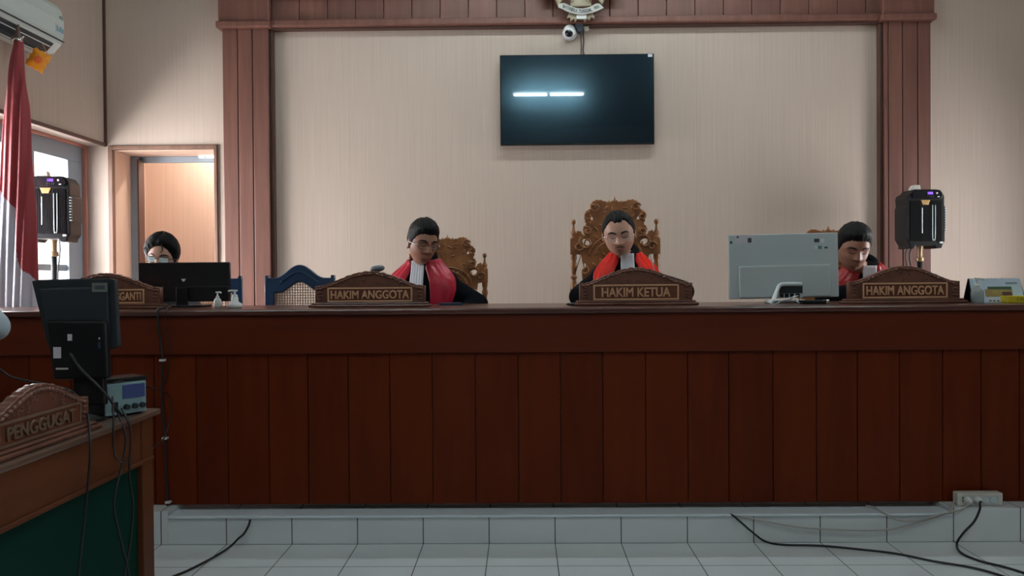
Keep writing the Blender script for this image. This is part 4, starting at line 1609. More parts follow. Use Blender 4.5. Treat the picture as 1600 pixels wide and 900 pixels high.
# profile in depth (from wall, +x) and height
prof = [(0.0, 0.0), (0.10, -0.015), (0.15, -0.005), (0.195, 0.045), (0.212, 0.10), (0.214, 0.18), (0.20, 0.25), (0.17, 0.285), (0.0, 0.29)]
bm = B()
Macr = Matrix.Rotation(PI / 2, 4, 'Z')
prism(bm, [(a, b) for a, b in prof], -0.44, 0.44)
# the prism runs along y already: x is depth
obj('casing', bm, M['ac'], ac, bevel=0.006)
bm = B()
prism(bm, [(0.10, -0.021), (0.150, -0.011), (0.192, 0.034), (0.187, 0.038), (0.147, -0.003), (0.10, -0.013)], -0.40, 0.36)
obj('louvre', bm, M['darkgrey'], ac)
for i in range(3):
    bm = B()
    q0 = Vector((0.115 + 0.026 * i, 0, -0.020 + 0.018 * i))
    box(bm, q0.x - 0.002, q0.x + 0.010, -0.39, 0.35, q0.z - 0.004, q0.z, None)
    obj('vane', bm, M['silver_l'], ac)
bm = B()
box(bm, 0.198, 0.2145, -0.44, 0.441, 0.063, 0.066)
obj('panel_seam', bm, M['darkgrey'], ac)
put('lettering', text_mesh('4.2', 0.035, 0.02, 0.002), M['ink'], ac, Matrix.Translation((0.216, 0.40, 0.20)) @ Matrix.Rotation(R(90), 4, 'Z'))
bm = B()
box(bm, 0.213, 0.216, 0.345, 0.43, 0.10, 0.155)
obj('energy_label', bm, M['sticker'], ac)
bm = B()
for k in range(4):
    box(bm, 0.2155, 0.2168, 0.352 + 0.02 * k, 0.364 + 0.02 * k, 0.108, 0.145 - 0.008 * (k % 2))
obj('label_print', bm, M['teal_ink'], ac)
# orange packet hanging from it
pk = at(60, 94, 4.70)
pk.x = XL + 0.19
pk = atx(60, 94, XL + 0.19)
pt = thing('scent_packet', 'orange scent packet dangling under the air conditioner', 'air freshener', pk)
Mp = Matrix.Rotation(R(25), 4, 'Z') @ Matrix.Rotation(R(28), 4, 'Y')
bm = B()
n = 14
g = [[None] * (n + 1) for _ in range(n + 1)]
def pf(u, v, th):
    x, z = (u - 0.5) * 0.10, (v - 0.5) * 0.115
    e = min(u, 1 - u, v, 1 - v)
    yb_ = 0.014 * smoothstep(0, 0.3, e)
    return Mp @ Vector((x + 0.004 * math.sin(v * 20), (-yb_ if th else yb_) - 0.0004 * (1 if th else -1), z + 0.003 * math.sin(u * 18)))
patch(bm, pf, [i / n for i in range(n + 1)], [i / n for i in range(n + 1)], 1)
obj('packet', bm, M['orange'], pt, smooth=True)
bm = B(); ball(bm, (0, -0.016, 0), (0.022, 0.005, 0.022), Mp, 18, 8)
obj('printed_disc', bm, M['orange_d'], pt, smooth=True)
bm = B(); tube(bm, [Mp @ Vector((0.03, 0, 0.052)), (0.035, 0.0, 0.075), (0.02, 0.0, 0.105)], 0.0015, 6, 3)
obj('string', bm, M['orange'], pt)

# ------------------------------------------------------------------ flag
YG = 4.66
fx = at(28, 60, YG).x
flag = thing('flag', 'red and white flag hanging in folds from its pole at the left edge', 'flag', (fx, YG, ZP))
prm = [(60, 22, 35), (75, 20, 36), (100, 15, 37), (130, 10.5, 41), (165, 7, 45), (200, 4, 47.5), (240, 2, 50), (290, 0, 53), (340, -4, 56), (390, -8, 58.5), (430, -11, 60), (470, -14, 61), (520, -17, 60), (560, -19, 59)]
def edges(py):
    for p, q in zip(prm, prm[1:]):
        if py <= q[0]:
            t = (py - p[0]) / (q[0] - p[0])
            return p[1] + (q[1] - p[1]) * t, p[2] + (q[2] - p[2]) * t
    return prm[-1][1], prm[-1][2]
def white_until(py):
    """x in the photo left of which the flag is white"""
    tb = [(293, -5), (296, 3), (308, 14), (320, 26), (328, 33), (345, 34.5), (400, 37), (418, 41), (428, 51), (436, 57), (450, 62), (560, 64)]
    if py < 293:
        return -99
    for p, q in zip(tb, tb[1:]):
        if py <= q[0]:
            t = (py - p[0]) / (q[0] - p[0])
            return p[1] + (q[1] - p[1]) * t
    return 99
bm = B()
rows, n = 240, 180
V = []
for j in range(rows + 1):
    py = 60 + (560 - 60) * j / rows
    a_, b_ = edges(py)
    c = (a_ + b_) / 2; hw = (b_ - a_) / 2
    row = []
    for i in range(n):
        th = 2 * PI * i / n
        fold = 1 + 0.10 * math.sin(th * 7 + py * 0.006) * min(1, j / 26)
        x = c + hw * math.cos(th) * (0.96 + 0.04 * math.sin(th * 5))
        base = at(x, py, YG)
        yy = YG + (hw / F * YG) * 0.55 * math.sin(th) * fold + 0.006 * math.sin(x * 0.55 + py * 0.01)
        row.append((bm.verts.new((base.x, yy, base.z)), x))
    V.append(row)
for j in range(rows):
    py = 60 + 500 * (j + 0.5) / rows
    wu = white_until(py)
    for i in range(n):
        i2 = (i + 1) % n
        f = bm.faces.new((V[j][i][0], V[j][i2][0], V[j + 1][i2][0], V[j + 1][i][0]))
        f.material_index = 1 if (V[j][i][1] + V[j][i2][1]) / 2 < wu else 0
bm.faces.new([v[0] for v in V[0]]); bm.faces.new([v[0] for v in V[-1]][::-1])
obj('flag_cloth', bm, [M['flag_r'], M['flag_w']], flag, smooth=True, world=True)
bm = B()
pz = at(29, 62, YG).z
lathe(bm, [(0.014, 0), (0.014, pz - ZP)], 14)
obj('pole', bm, M['pole'], flag)
bm = B()
lathe(bm, [(0.16, 0), (0.16, 0.02), (0.10, 0.035), (0.03, 0.05), (0.02, 0.10)], 28)
obj('base', bm, M['pole'], flag, smooth=True, auto=True)
bm = B()
lathe(bm, [(0.016, 0), (0.02, 0.02), (0.012, 0.04), (0.006, 0.10), (0.002, 0.16)], 14, Matrix.Translation((0.0, 0, pz - ZP)))
obj('pole_tip', bm, M['pole'], flag, smooth=True)
bm = B()
q = at(28, 61, YG - 0.03) - flag.location
tube(bm, [q + Vector((-0.032, -0.005, 0.012)), q + Vector((-0.02, -0.015, -0.008)), q + Vector((0, -0.02, 0.0)), q + Vector((0.02, -0.015, -0.008)), q + Vector((0.036, -0.005, 0.014))], 0.007, 8, 4)
tube(bm, [q + Vector((0.012, -0.012, 0.012)), q + Vector((0.022, -0.015, -0.012)), q + Vector((0.03, -0.01, -0.014))], 0.006, 8, 4)
obj('tie_clip', bm, M['chrome'], flag, smooth=True)

# ------------------------------------------------------------------ speakers on stands
def speaker(label, slabel, x, y, z0, rz, brand=True):
    """z0: underside of the cabinet"""
    w, dp, h = 0.305, 0.20, 0.40
    stand = thing('speaker_stand', slabel, 'stand', (x, y, ZP), rz)
    hz = z0 - ZP
    bm = B(); lathe(bm, [(0.016, 0.55), (0.016, hz)], 14)
    obj('pole', bm, M['black'], stand, smooth=True)
    bm = B(); lathe(bm, [(0.022, 0.06), (0.022, 0.62), (0.026, 0.62), (0.026, 0.66)], 14)
    obj('lower_tube', bm, M['black'], stand, smooth=True, auto=True)
    bm = B()
    lathe(bm, [(0.020, hz - 0.10), (0.026, hz - 0.095), (0.026, hz - 0.075), (0.017, hz - 0.07), (0.017, hz - 0.02), (0.022, hz)], 16)
    obj('collar', bm, M['brass'], stand, smooth=True, auto=True)
    for k in range(3):
        a = 2 * PI * k / 3 + 0.5
        bm = B()
        tube(bm, [(0.02 * math.cos(a), 0.02 * math.sin(a), 0.56), (0.19 * math.cos(a), 0.19 * math.sin(a), 0.28), (0.30 * math.cos(a), 0.30 * math.sin(a), 0.012)], 0.010, 8, 3)
        tube(bm, [(0.02 * math.cos(a), 0.02 * math.sin(a), 0.16), (0.19 * math.cos(a), 0.19 * math.sin(a), 0.28)], 0.007, 8, 1)
        obj('leg', bm, M['black'], stand, smooth=True)
    sp = thing('loudspeaker', label, 'speaker', (x, y, z0), rz)
    sp.scale = (0.84, 0.8, 0.93)
    # shell: cut-corner outline, stepped sides
    o = [(-w / 2 + 0.03, 0.0), (-w / 2 + 0.02, -0.012), (-w / 2 + 0.055, -0.018), (-w / 2 + 0.075, 0.004), (w / 2 - 0.085, 0.004), (w / 2 - 0.065, -0.018), (w / 2 - 0.025, -0.014), (w / 2 - 0.02, 0.006), (w / 2, 0.035), (w / 2, 0.10), (w / 2 + 0.006, 0.12),
         (w / 2 + 0.006, 0.27), (w / 2 - 0.004, 0.285), (w / 2 - 0.004, 0.355), (w / 2 - 0.035, 0.395), (w / 2 - 0.07, h), (-w / 2 + 0.06, h), (-w / 2 + 0.045, h - 0.02), (-w / 2 + 0.008, h - 0.04), (-w / 2, h - 0.06), (-w / 2 + 0.006, 0.29), (-w / 2 - 0.004, 0.27), (-w / 2 - 0.004, 0.05)]
    bm = B(); prism(bm, o, -dp / 2, dp / 2)
    obj('cabinet', bm, M['black'], sp, bevel=0.008)
    yf = -dp / 2
    bm = B(); prism(bm, [(-0.105, 0.335), (0.115, 0.335), (0.130, 0.35), (0.125, 0.375), (0.10, 0.392), (-0.085, 0.392), (-0.105, 0.375)], yf - 0.012, yf + 0.004)
    pn = obj('control_panel', bm, M['blackshine'], sp, bevel=0.003)
    put('display', text_mesh('1888', 0.040, 0.018, 0.003, 0.01), M['violet'], pn, Matrix.Translation((0.028, yf - 0.014, 0.372)))
    for bx_ in (0.008, 0.022, 0.036, 0.050):
        bm = B(); box(bm, bx_ - 0.003, bx_ + 0.003, yf - 0.015, yf - 0.011, 0.342, 0.356)
        obj('button', bm, M['darkgrey'], pn)
    for a, b, c_, d_ in ((0.075, 0.087, 0.366, 0.378), (0.085, 0.101, 0.343, 0.350)):
        bm = B(); box(bm, a, b, yf - 0.016, yf - 0.011, c_, d_)
        obj('switch', bm, M['white'], pn, bevel=0.002)
    bm = B(); prism(bm, [(-0.045, 0.325), (0.030, 0.325), (0.015, 0.290), (-0.030, 0.290)], yf - 0.008, yf + 0.004)
    obj('badge', bm, M['gold'], sp, bevel=0.003)
    # grille with upright ribs and oval bar
    bm = B()
    nx = 22
    for i in range(nx + 1):
        xx = -0.12 + 0.24 * i / nx
        zt = 0.285 if -0.05 < xx < 0.035 else 0.32
        box(bm, xx - 0.0018, xx + 0.0018, yf - 0.006, yf + 0.002, 0.035, zt)
    for i in range(16):
        zz = 0.045 + 0.24 * i / 15
        box(bm, -0.12, 0.12, yf - 0.004, yf + 0.001, zz - 0.0012, zz + 0.0012)
    obj('grille', bm, M['black'], sp)
    bm = B()
    tube(bm, [(0.048, yf - 0.008, 0.29), (0.048, yf - 0.008, 0.06), (0.056, yf - 0.008, 0.045), (0.068, yf - 0.008, 0.06), (0.070, yf - 0.008, 0.29)], 0.0035, 6, 3)
    obj('trim_bar', bm, M['silver'], sp, smooth=True)
    bm = B(); box(bm, -0.037, -0.030, yf - 0.010, yf, 0.09, 0.27)
    obj('light_bar', bm, M['silver_l'], sp, bevel=0.002)
    bm = B()
    for i in range(9):
        zz = 0.12 + 0.018 * i
        ball(bm, (w / 2 + 0.002, yf + 0.01, zz), (0.009, 0.014, 0.006), None, 8, 6)
    obj('side_ridges', bm, M['silver'], sp, smooth=True)
    bm = B(); box(bm, 0.105, 0.130, yf - 0.012, yf, 0.018, 0.030)
    obj('corner_badge', bm, M['white'], sp, bevel=0.002)
    bm = B(); prism(bm, [(-0.095, h - 0.002), (-0.085, h + 0.022), (-0.07, h + 0.036), (-0.02, h + 0.036), (-0.012, h - 0.002)], -0.05, 0.0)
    obj('top_clip', bm, M['offwhite'], sp, bevel=0.004)
    return sp


p = at(1437, 384, 5.62)
speaker('black ribbed loudspeaker with violet display in front of the right brown pillar', 'black tripod speaker stand by the right brown pillar', p.x, 5.62, p.z - 0.005, R(3))
for dx, lab in ((-20, 'black speaker lead hanging beside the right stand, outer one'), (-14, 'black speaker lead hanging beside the right stand, inner one')):
    cable('speaker_cable', lab, [at(1437 + dx + 4, 382, 5.60), at(1437 + dx - 2, 400, 5.58), at(1437 + dx + 3, 430, 5.58), at(1437 + dx + 8, 480, 5.57), Vector((p.x - 0.08, 5.56, 0.55)), Vector((p.x - 0.10, 5.52, ZP + 0.006))], 0.0045, M['cable'])
p = at(84, 374, 4.98)
speaker('black ribbed loudspeaker partly behind the flag, in front of the window', 'black tripod speaker stand in front of the left window', p.x, 4.98, p.z - 0.003, R(6))
cable('speaker_cable', 'black lead curving down beside the left speaker pole', [at(92, 368, 4.95), at(94, 390, 4.93), at(91, 420, 4.93), at(88, 470, 4.92), Vector((p.x, 4.9, 0.7)), Vector((p.x - 0.02, 4.86, ZP + 0.006))], 0.004, M['cable'])

# ------------------------------------------------------------------ wide black monitor in front of the clerk
YM = 4.36
a, b = at(217.5, 409, YM), at(359, 411, YM)
mc = (a.x + b.x) / 2
mw = b.x - a.x
mo = thing('monitor', 'wide black monitor seen from behind, in front of the clerk', 'monitor', (mc, YM, ZT), 0)
top = (a.z + b.z) / 2 - ZT
bm = B(); box(bm, -mw / 2, mw / 2, -0.012, 0.018, 0.028, top)
obj('back_cover', bm, M['blackshine'], mo, bevel=0.005)
bm = B(); box(bm, -mw / 2 + 0.003, mw / 2 - 0.003, 0.018, 0.022, 0.03, top - 0.003)
obj('screen', bm, M['darkgrey'], mo)
bm = B(); box(bm, -mw / 2 + 0.001, mw / 2 - 0.001, -0.022, -0.010, 0.028, 0.108)
obj('lower_cover', bm, M['black'], mo, bevel=0.005)
bm = B(); prism(bm, [(-0.012, top - 0.086), (0.012, top - 0.086), (0.004, top - 0.100), (-0.004, top - 0.100)], -0.016, -0.011)
obj('emblem', bm, M['silver_l'], mo)
put('lettering', text_mesh('COMPACT', 0.055, 0.007, 0.002), M['silver'], mo, Matrix.Translation((-0.012, -0.0135, top - 0.128)))
bm = B(); box(bm, 0.002, 0.038, -0.016, -0.011, top - 0.150, top - 0.136)
obj('label', bm, M['sticker'], mo)
bm = B()
box(bm, -0.03, 0.03, -0.045, -0.018, 0.0, 0.10)
box(bm, -0.12, 0.12, -0.09, 0.06, 0.0005, 0.010)
obj('stand', bm, M['black'], mo, bevel=0.004)


def pump_bottle(label, px, Y, h, r, body_m, wide=False, nozzle=1, base=None):
    x = at(px, 470, Y).x
    o = thing('pump_bottle', label, 'bottle', (x, Y, ZT))
    bm = B()
    if wide:
        lathe(bm, [(r * 1.2, 0.001), (r * 1.3, 0.014), (r * 1.15, 0.022), (r * 0.62, h * 0.36), (r * 0.60, h * 0.55), (r * 0.5, h * 0.62), (r * 0.3, h * 0.66)], 20)
    else:
        lathe(bm, [(r, 0.001), (r, h * 0.42), (r * 0.85, h * 0.54), (r * 0.42, h * 0.62), (r * 0.4, h * 0.66)], 20)
    obj('body', bm, body_m, o, smooth=True)
    bm = B()
    lathe(bm, [(r * 0.48, h * 0.62), (r * 0.48, h * 0.72), (r * 0.2, h * 0.75), (r * 0.18, h * 0.92)], 14)
    obj('collar', bm, M['white'], o, smooth=True, auto=True)
    bm = B()
    box(bm, -r * 0.45, r * 0.45, -0.007, 0.007, h * 0.91, h)
    tube(bm, [(0, 0, h * 0.955), (nozzle * r * 0.8, -0.004, h * 0.955), (nozzle * r * 1.1, -0.006, h * 0.90)], 0.0045, 8, 3)
    obj('pump_head', bm, M['white'], o, bevel=0.002)
    return o


pump_bottle('small white pump bottle on the bench, the one nearer the black monitor', 340, 4.12, 0.082, 0.018, M['white'])
pump_bottle('broad-footed white pump bottle on the bench, beside a smaller one', 367, 4.12, 0.090, 0.028, M['white'], True, -1)
pump_bottle('clear pump bottle with white head in front of the desk calendar', 1527, 4.10, 0.122, 0.029, M['clear'])

# ------------------------------------------------------------------ silver all-in-one computer
YA = 4.25
A0, A1, A2, A3 = at(1140, 367, YA), at(1311, 363.5, YA), at(1314, 475, YA), at(1142, 471.5, YA)
co = thing('all_in_one_computer', 'large silver all-in-one computer seen from behind beside the right-hand judge', 'computer', ((A0.x + A1.x) / 2, YA, ZT))
cx_ = co.location.x
cw = A1.x - A0.x
ct = (A0.z + A1.z) / 2 - ZT
Mc = Matrix.Rotation(R(-1.0), 4, 'Y')
bm = B(); box(bm, -cw / 2, cw / 2, 0.0, 0.022, 0.026, ct, Mc)
obj('back_shell', bm, M['silver'], co, bevel=0.004)
bm = B(); box(bm, -cw / 2 + 0.006, cw / 2 - 0.006, 0.022, 0.025, 0.03, ct - 0.006, Mc)
obj('screen', bm, M['black'], co)
bm = B(); box(bm, -cw / 2 + 0.046, cw / 2 - 0.046, -0.016, 0.002, 0.030, ct - 0.158, Mc)
obj('raised_cover', bm, M['silver'], co, bevel=0.007)
def cpt(px, py, y=-0.02):
    q = at(px, py, YA)
    return Vector((q.x - cx_, y, q.z - ZT))
bm = B()
tube(bm, [cpt(1249, 444, -0.03), cpt(1222, 444, -0.035), cpt(1214, 446.5, -0.04), cpt(1208, 455, -0.06), Vector((cpt(1196, 476).x, -0.12, 0.009))], 0.0105, 12, 5)
tube(bm, [Vector((cpt(1196, 476).x, -0.12, 0.009)), Vector((cpt(1199, 476).x, 0.04, 0.009))], 0.009, 10, 1)
tube(bm, [Vector((cpt(1199, 476).x, 0.04, 0.009)), Vector((cpt(1262, 476).x, 0.05, 0.009))], 0.009, 10, 1)
obj('stand', bm, M['silver_l'], co, smooth=True)
bm = B()
q0, q1 = cpt(1211, 448), cpt(1252, 474)
prism(bm, [(cpt(1214, 448).x, q0.z), (q1.x, q0.z), (q1.x, 0.028), (cpt(1204, 474).x, 0.028)], -0.030, -0.012)
obj('port_housing', bm, M['silver'], co, bevel=0.003)
bm = B(); box(bm, cpt(1213, 1).x, cpt(1249, 1).x, -0.033, -0.028, cpt(1, 467).z, cpt(1, 455).z)
pp = obj('port_panel', bm, M['darkgrey'], co)
for k, px in enumerate((1218, 1226, 1234, 1243)):
    bm = B(); q = cpt(px, 461)
    box(bm, q.x - 0.009, q.x + 0.009, -0.036, -0.031, q.z - 0.010, q.z + 0.008)
    obj('port', bm, M['blackshine'], pp)
# stickers
def sticker(par, a_, b_, m_, y=-0.0015, nm='sticker'):
    bm = B(); p0, p1 = cpt(*a_), cpt(*b_)
    box(bm, p0.x, p1.x, y, y + 0.0014, p1.z, p0.z)
    return obj(nm, bm, m_, par)
st = sticker(co, (1149, 367), (1177, 381), M['sticker'], nm='asset_sticker')
sticker(st, (1168, 372), (1174, 379), M['ink'], -0.003, 'print')
sticker(st, (1151, 369), (1154, 372), M['ink'], -0.003, 'print')
sticker(co, (1272, 373), (1280, 378.5), M['ink'])
sticker(co, (1282, 372.5), (1288, 379), M['white'])
sticker(co, (1272, 384), (1277, 389), M['white'])
sticker(co, (1278, 384), (1284, 389), M['teal_ink'])
sticker(co, (1288, 385.5), (1293, 388), M['ink'])
sticker(co, (1140.5, 377), (1144, 381), M['ink'])
cable('computer_cable', 'thin pale cable looping under the silver computer', [at(1247, 462, 4.20), at(1240, 464, 4.14), at(1222, 470, 4.10), at(1212, 475, 4.10), Vector((at(1204, 476, 4.08).x, 4.08, ZT + 0.004))], 0.003, M['silver'])
cable('computer_cable', 'thin pale cable falling to the right under the silver computer', [at(1240, 463, 4.20), at(1244, 470, 4.16), Vector((at(1249, 476, 4.12).x, 4.12, ZT + 0.005))], 0.003, M['silver'])
x0, x1 = at(1250, 472, 4.14).x, at(1293, 472, 4.14).x
pk_ = thing('black_case', 'flat black case with metal end lying below the silver computer', 'case', ((x0 + x1) / 2, 4.14, ZT))
bm = B(); box(bm, x0, x1 - 0.015, 4.11, 4.17, ZT + 0.0005, ZT + 0.018)
obj('body', bm, M['black'], pk_, world=True, bevel=0.004)
bm = B(); box(bm, x1 - 0.016, x1, 4.112, 4.168, ZT + 0.0015, ZT + 0.020)
obj('metal_end', bm, M['chrome'], pk_, world=True, bevel=0.002)
bm = B()
ball(bm, (at(893, 478, 4.12).x, 4.10, ZT + 0.008), (0.030, 0.02, 0.0075), None, 18, 8)
tag(obj('computer_mouse', bm, M['blackshine'], smooth=True), 'small black mouse-like gadget at the left foot of the HAKIM KETUA plate', 'gadget')
# papers
p = at(706, 478, 4.45)
bm = B(); box(bm, -0.06, 0.06, -0.08, 0.08, 0.0, 0.012, Matrix.Translation((p.x, 4.36, ZT + 0.0005)) @ Matrix.Rotation(R(8), 4, 'Z'))
tag(obj('case_file', bm, M['navy'], bevel=0.002), 'dark blue file lying before the judge with crimson panels', 'file')

# microphone head above the left plate
p = at(590, 421, 4.28)
mic = thing('desk_microphone', 'grey desk microphone poking above the HAKIM ANGGOTA plate next to the empty chair', 'microphone', (p.x, 4.30, ZT))
bm = B(); lathe(bm, [(0.055, 0.0005), (0.055, 0.015), (0.03, 0.022)], 20)
obj('base', bm, M['black'], mic, smooth=True, auto=True)
bm = B(); tube(bm, [(0, 0, 0.02), (0.004, 0.0, 0.10), (0.0, -0.015, p.z - ZT - 0.01)], 0.011, 10, 4)
obj('stem', bm, M['black'], mic, smooth=True)
Mm = Matrix.Translation((0, -0.02, p.z - ZT)) @ Matrix.Rotation(R(-9), 4, 'Y') @ Matrix.Rotation(R(-24), 4, 'X')
bm = B()
prof = [(0.0, 1)]
for (r0, z0) in ((1.0, 0),):
    n = 28
    rings = []
    for rr_, zz in ((0.8, -0.006), (1.0, 0.0), (1.0, 0.008), (0.88, 0.014), (0.66, 0.014), (0.60, 0.006)):
        rings.append([bm.verts.new(Mm @ Vector((0.037 * rr_ * math.cos(2 * PI * i / n), 0.022 * rr_ * math.sin(2 * PI * i / n), zz))) for i in range(n)])
    for a_, b_ in zip(rings, rings[1:]):
        for i in range(n):
            bm.faces.new((a_[i], a_[(i + 1) % n], b_[(i + 1) % n], b_[i]))
    bm.faces.new(rings[0][::-1]); bm.faces.new(rings[-1])
obj('head', bm, M['grey_frame'], mic, smooth=True)
bm = B(); ball(bm, (-0.012, 0, 0.011), (0.015, 0.009, 0.004), Mm, 14, 6)
obj('opening', bm, M['black'], mic, smooth=True)

# small clip microphone by the middle judge
cable('gooseneck_microphone', 'thin silver-tipped microphone stalk in front of the scarlet judge\'s shoulder', [Vector((at(1030, 430, 4.3).x, 4.3, ZT + 0.003)), at(1024, 428, 4.38), at(1019, 410, 4.42), at(1015, 397, 4.45)], 0.003, M['chrome'], cat='microphone')

# ------------------------------------------------------------------ desk calendar and yellow box
YK = 4.16
c0, c1 = at(1513, 440, YK), at(1592, 438, YK)
cal = thing('desk_calendar', 'tent desk calendar with pale blue sheet and landscape picture at the right end', 'calendar', ((c0.x + c1.x) / 2, YK, ZT), R(-4))
w2 = (c1.x - c0.x) / 2
ch_ = 0.118
bm = B()
for s in (-1, 1):
    vs = [(-w2 * 1.02, s * 0.045, 0.0008), (w2 * 1.05, s * 0.045, 0.0008), (w2 * 0.98, s * 0.002, ch_), (-w2 * 0.98, s * 0.002, ch_)]
    a_ = [bm.verts.new(v) for v in vs]
    b_ = [bm.verts.new((v[0], v[1] + s * 0.002, v[2])) for v in vs]
    bm.faces.new(a_); bm.faces.new(b_[::-1])
    for i in range(4):
        bm.faces.new((a_[i], b_[i], b_[(i + 1) % 4], a_[(i + 1) % 4]))
obj('stand_card', bm, M['black'], cal)
def on_cal(u0, u1, v0, v1, m_, nm, par, lift):
    bm = B()
    def P(u, v, l):
        z = 0.0008 + v * (ch_ - 0.001)
        return Vector(((u - 0.5) * 2 * w2 * 0.99, -0.0475 + (0.0455 - 0.002) * v - l, z))
    a_ = [bm.verts.new(P(u, v, lift)) for u, v in ((u0, v0), (u1, v0), (u1, v1), (u0, v1))]
    b_ = [bm.verts.new(P(u, v, lift - 0.0008)) for u, v in ((u0, v0), (u1, v0), (u1, v1), (u0, v1))]
    bm.faces.new(a_); bm.faces.new(b_[::-1])
    for i in range(4):
        bm.faces.new((a_[i], b_[i], b_[(i + 1) % 4], a_[(i + 1) % 4]))
    return obj(nm, bm, m_, par)
sh_ = on_cal(0.02, 1.0, 0.0, 1.0, M['calendar'], 'sheet', cal, 0.0010)
on_cal(0.28, 0.80, 0.24, 0.56, M['cal_gold'], 'picture', sh_, 0.0020)
on_cal(0.34, 0.80, 0.54, 0.66, M['cal_green'], 'picture_trees', sh_, 0.0020)
on_cal(0.60, 0.78, 0.26, 0.44, M['cal_maroon'], 'picture_house', sh_, 0.0030)
on_cal(0.30, 0.78, 0.03, 0.20, M['sticker'], 'date_grid', sh_, 0.0020)
for k in range(6):
    on_cal(0.33 + 0.075 * k, 0.37 + 0.075 * k, 0.05, 0.10, M['ink'], 'date', sh_, 0.0028)
on_cal(0.70, 0.92, 0.76, 0.84, M['grey_frame'], 'heading', sh_, 0.0020)
bm = B()
for k in range(14):
    x_ = -w2 * 0.9 + 2 * w2 * 0.9 * k / 13
    tube(bm, [(x_ + 0.0, math.cos(a_) * 0.006, ch_ + math.sin(a_) * 0.006 - 0.001) for a_ in [2 * PI * q / 8 for q in range(8)]], 0.0008, 5, 1, closed=True)
obj('wire_binding', bm, M['white'], cal)
yx0, yx1 = at(1570, 468, 4.08).x, at(1622, 468, 4.08).x
yb_ = thing('yellow_box', 'flat yellow box in front of the calendar at the right edge', 'box', ((yx0 + yx1) / 2, 4.08, ZT))
bm = B(); box(bm, yx0, yx1, 4.05, 4.12, ZT + 0.0005, ZT + 0.034)
obj('carton', bm, M['yellow'], yb_, world=True, bevel=0.003)
put('lettering', text_mesh('CAMS', 0.055, 0.017, 0.002), M['olive'], yb_, Matrix.Translation(((yx0 + yx1) / 2 - 0.012 - yb_.location.x, -0.0315, 0.018)))

# ------------------------------------------------------------------ left table with green boards
TX, TY1, TZ = -1.295, 2.98, 0.752
tb = thing('side_table', 'brown wooden table with dark green side board in the left foreground', 'table', (-1.6, 1.9, 0))
bm = B(); box(bm, -2.05, TX, 0.75, TY1, TZ - 0.022, TZ)
obj('tabletop', bm, M['tabletop'], tb, world=True, bevel=0.006)
bm = B(); box(bm, TX - 0.055, TX - 0.022, 0.80, TY1 - 0.03, TZ - 0.165, TZ - 0.022)
obj('apron', bm, M['tablewood'], tb, world=True, bevel=0.003)
bm = B(); box(bm, TX - 0.05, TX - 0.014, 0.80, TY1 - 0.03, TZ - 0.178, TZ - 0.163)
obj('apron_bead', bm, M['tablewood'], tb, world=True, bevel=0.004)
bm = B(); box(bm, TX - 0.048, TX - 0.036, 0.85, TY1 - 0.09, 0.06, TZ - 0.178)
obj('green_board', bm, M['green'], tb, world=True)
bm = B(); box(bm, TX - 0.06, TX - 0.02, 0.85, TY1 - 0.09, 0.04, 0.10)
obj('bottom_rail', bm, M['tablewood'], tb, world=True, bevel=0.003)
for x, y in ((TX - 0.062, TY1 - 0.115), (TX - 0.062, 0.80), (-2.03, TY1 - 0.115), (-2.03, 0.80)):
    bm = B(); box(bm, x, x + 0.045, y, y + 0.085, 0, TZ - 0.023)
    obj('leg', bm, M['tablewood'], tb, world=True, bevel=0.004)
bm = B(); box(bm, -2.0, TX - 0.06, TY1 - 0.055, TY1 - 0.035, 0.06, TZ - 0.023)
obj('end_board', bm, M['tablewood'], tb, world=True, bevel=0.003)
np_ = nameplate('dark carved wooden name plate reading PENGGUGAT on the left foreground table', 'PENGGUGAT', 0.50, 0.165, -1.355, 2.31, TZ, R(90), tw=0.33, frame_w=0.40, dim=True)

# black electronics box at the far corner of the table
e0 = at(156, 650, 2.74)
eb = thing('electronics_box', 'small dark electronic box with pale front and blue display on the left table corner', 'electronic device', (-1.386, 2.84, TZ), R(58))
bm = B(); box(bm, -0.0765, 0.0765, -0.0465, 0.0465, 0.004, 0.115)
obj('case', bm, M['darkgrey'], eb, bevel=0.004)
bm = B(); box(bm, -0.0755, 0.0755, -0.053, -0.0455, 0.006, 0.112)
fp = obj('front_plate', bm, M['cyan'], eb, bevel=0.003)
bm = B(); box(bm, -0.012, 0.068, -0.056, -0.051, 0.058, 0.104)
obj('display', bm, M['blue_disp'], fp)
for x_ in (0.0, 0.03, 0.058):
    bm = B(); lathe(bm, [(0.010, 0), (0.009, 0.012)], 14, Matrix.Translation((x_, -0.053, 0.030)) @ Matrix.Rotation(PI / 2, 4, 'X'))
    obj('knob', bm, M['darkgrey'], fp, smooth=True, auto=True)
bm = B(); box(bm, -0.052, -0.030, -0.055, -0.051, 0.018, 0.050)
obj('socket', bm, M['black'], fp)
for x_, y_ in ((-0.06, -0.035), (0.06, -0.035), (-0.06, 0.035), (0.06, 0.035)):
    bm = B(); lathe(bm, [(0.008, 0.0003), (0.008, 0.005)], 10, Matrix.Translation((x_, y_, 0)))
    obj('foot', bm, M['black'], eb)
bm = B(); box(bm, -0.10, 0.09, -0.05, 0.05, 0, 0.012, Matrix.Translation((-1.395, 2.845, TZ + 0.1155)) @ Matrix.Rotation(R(50), 4, 'Z'))
tag(obj('black_folder', bm, M['blackshine'], bevel=0.003), 'thin black folder lying on the small electronic box', 'folder')

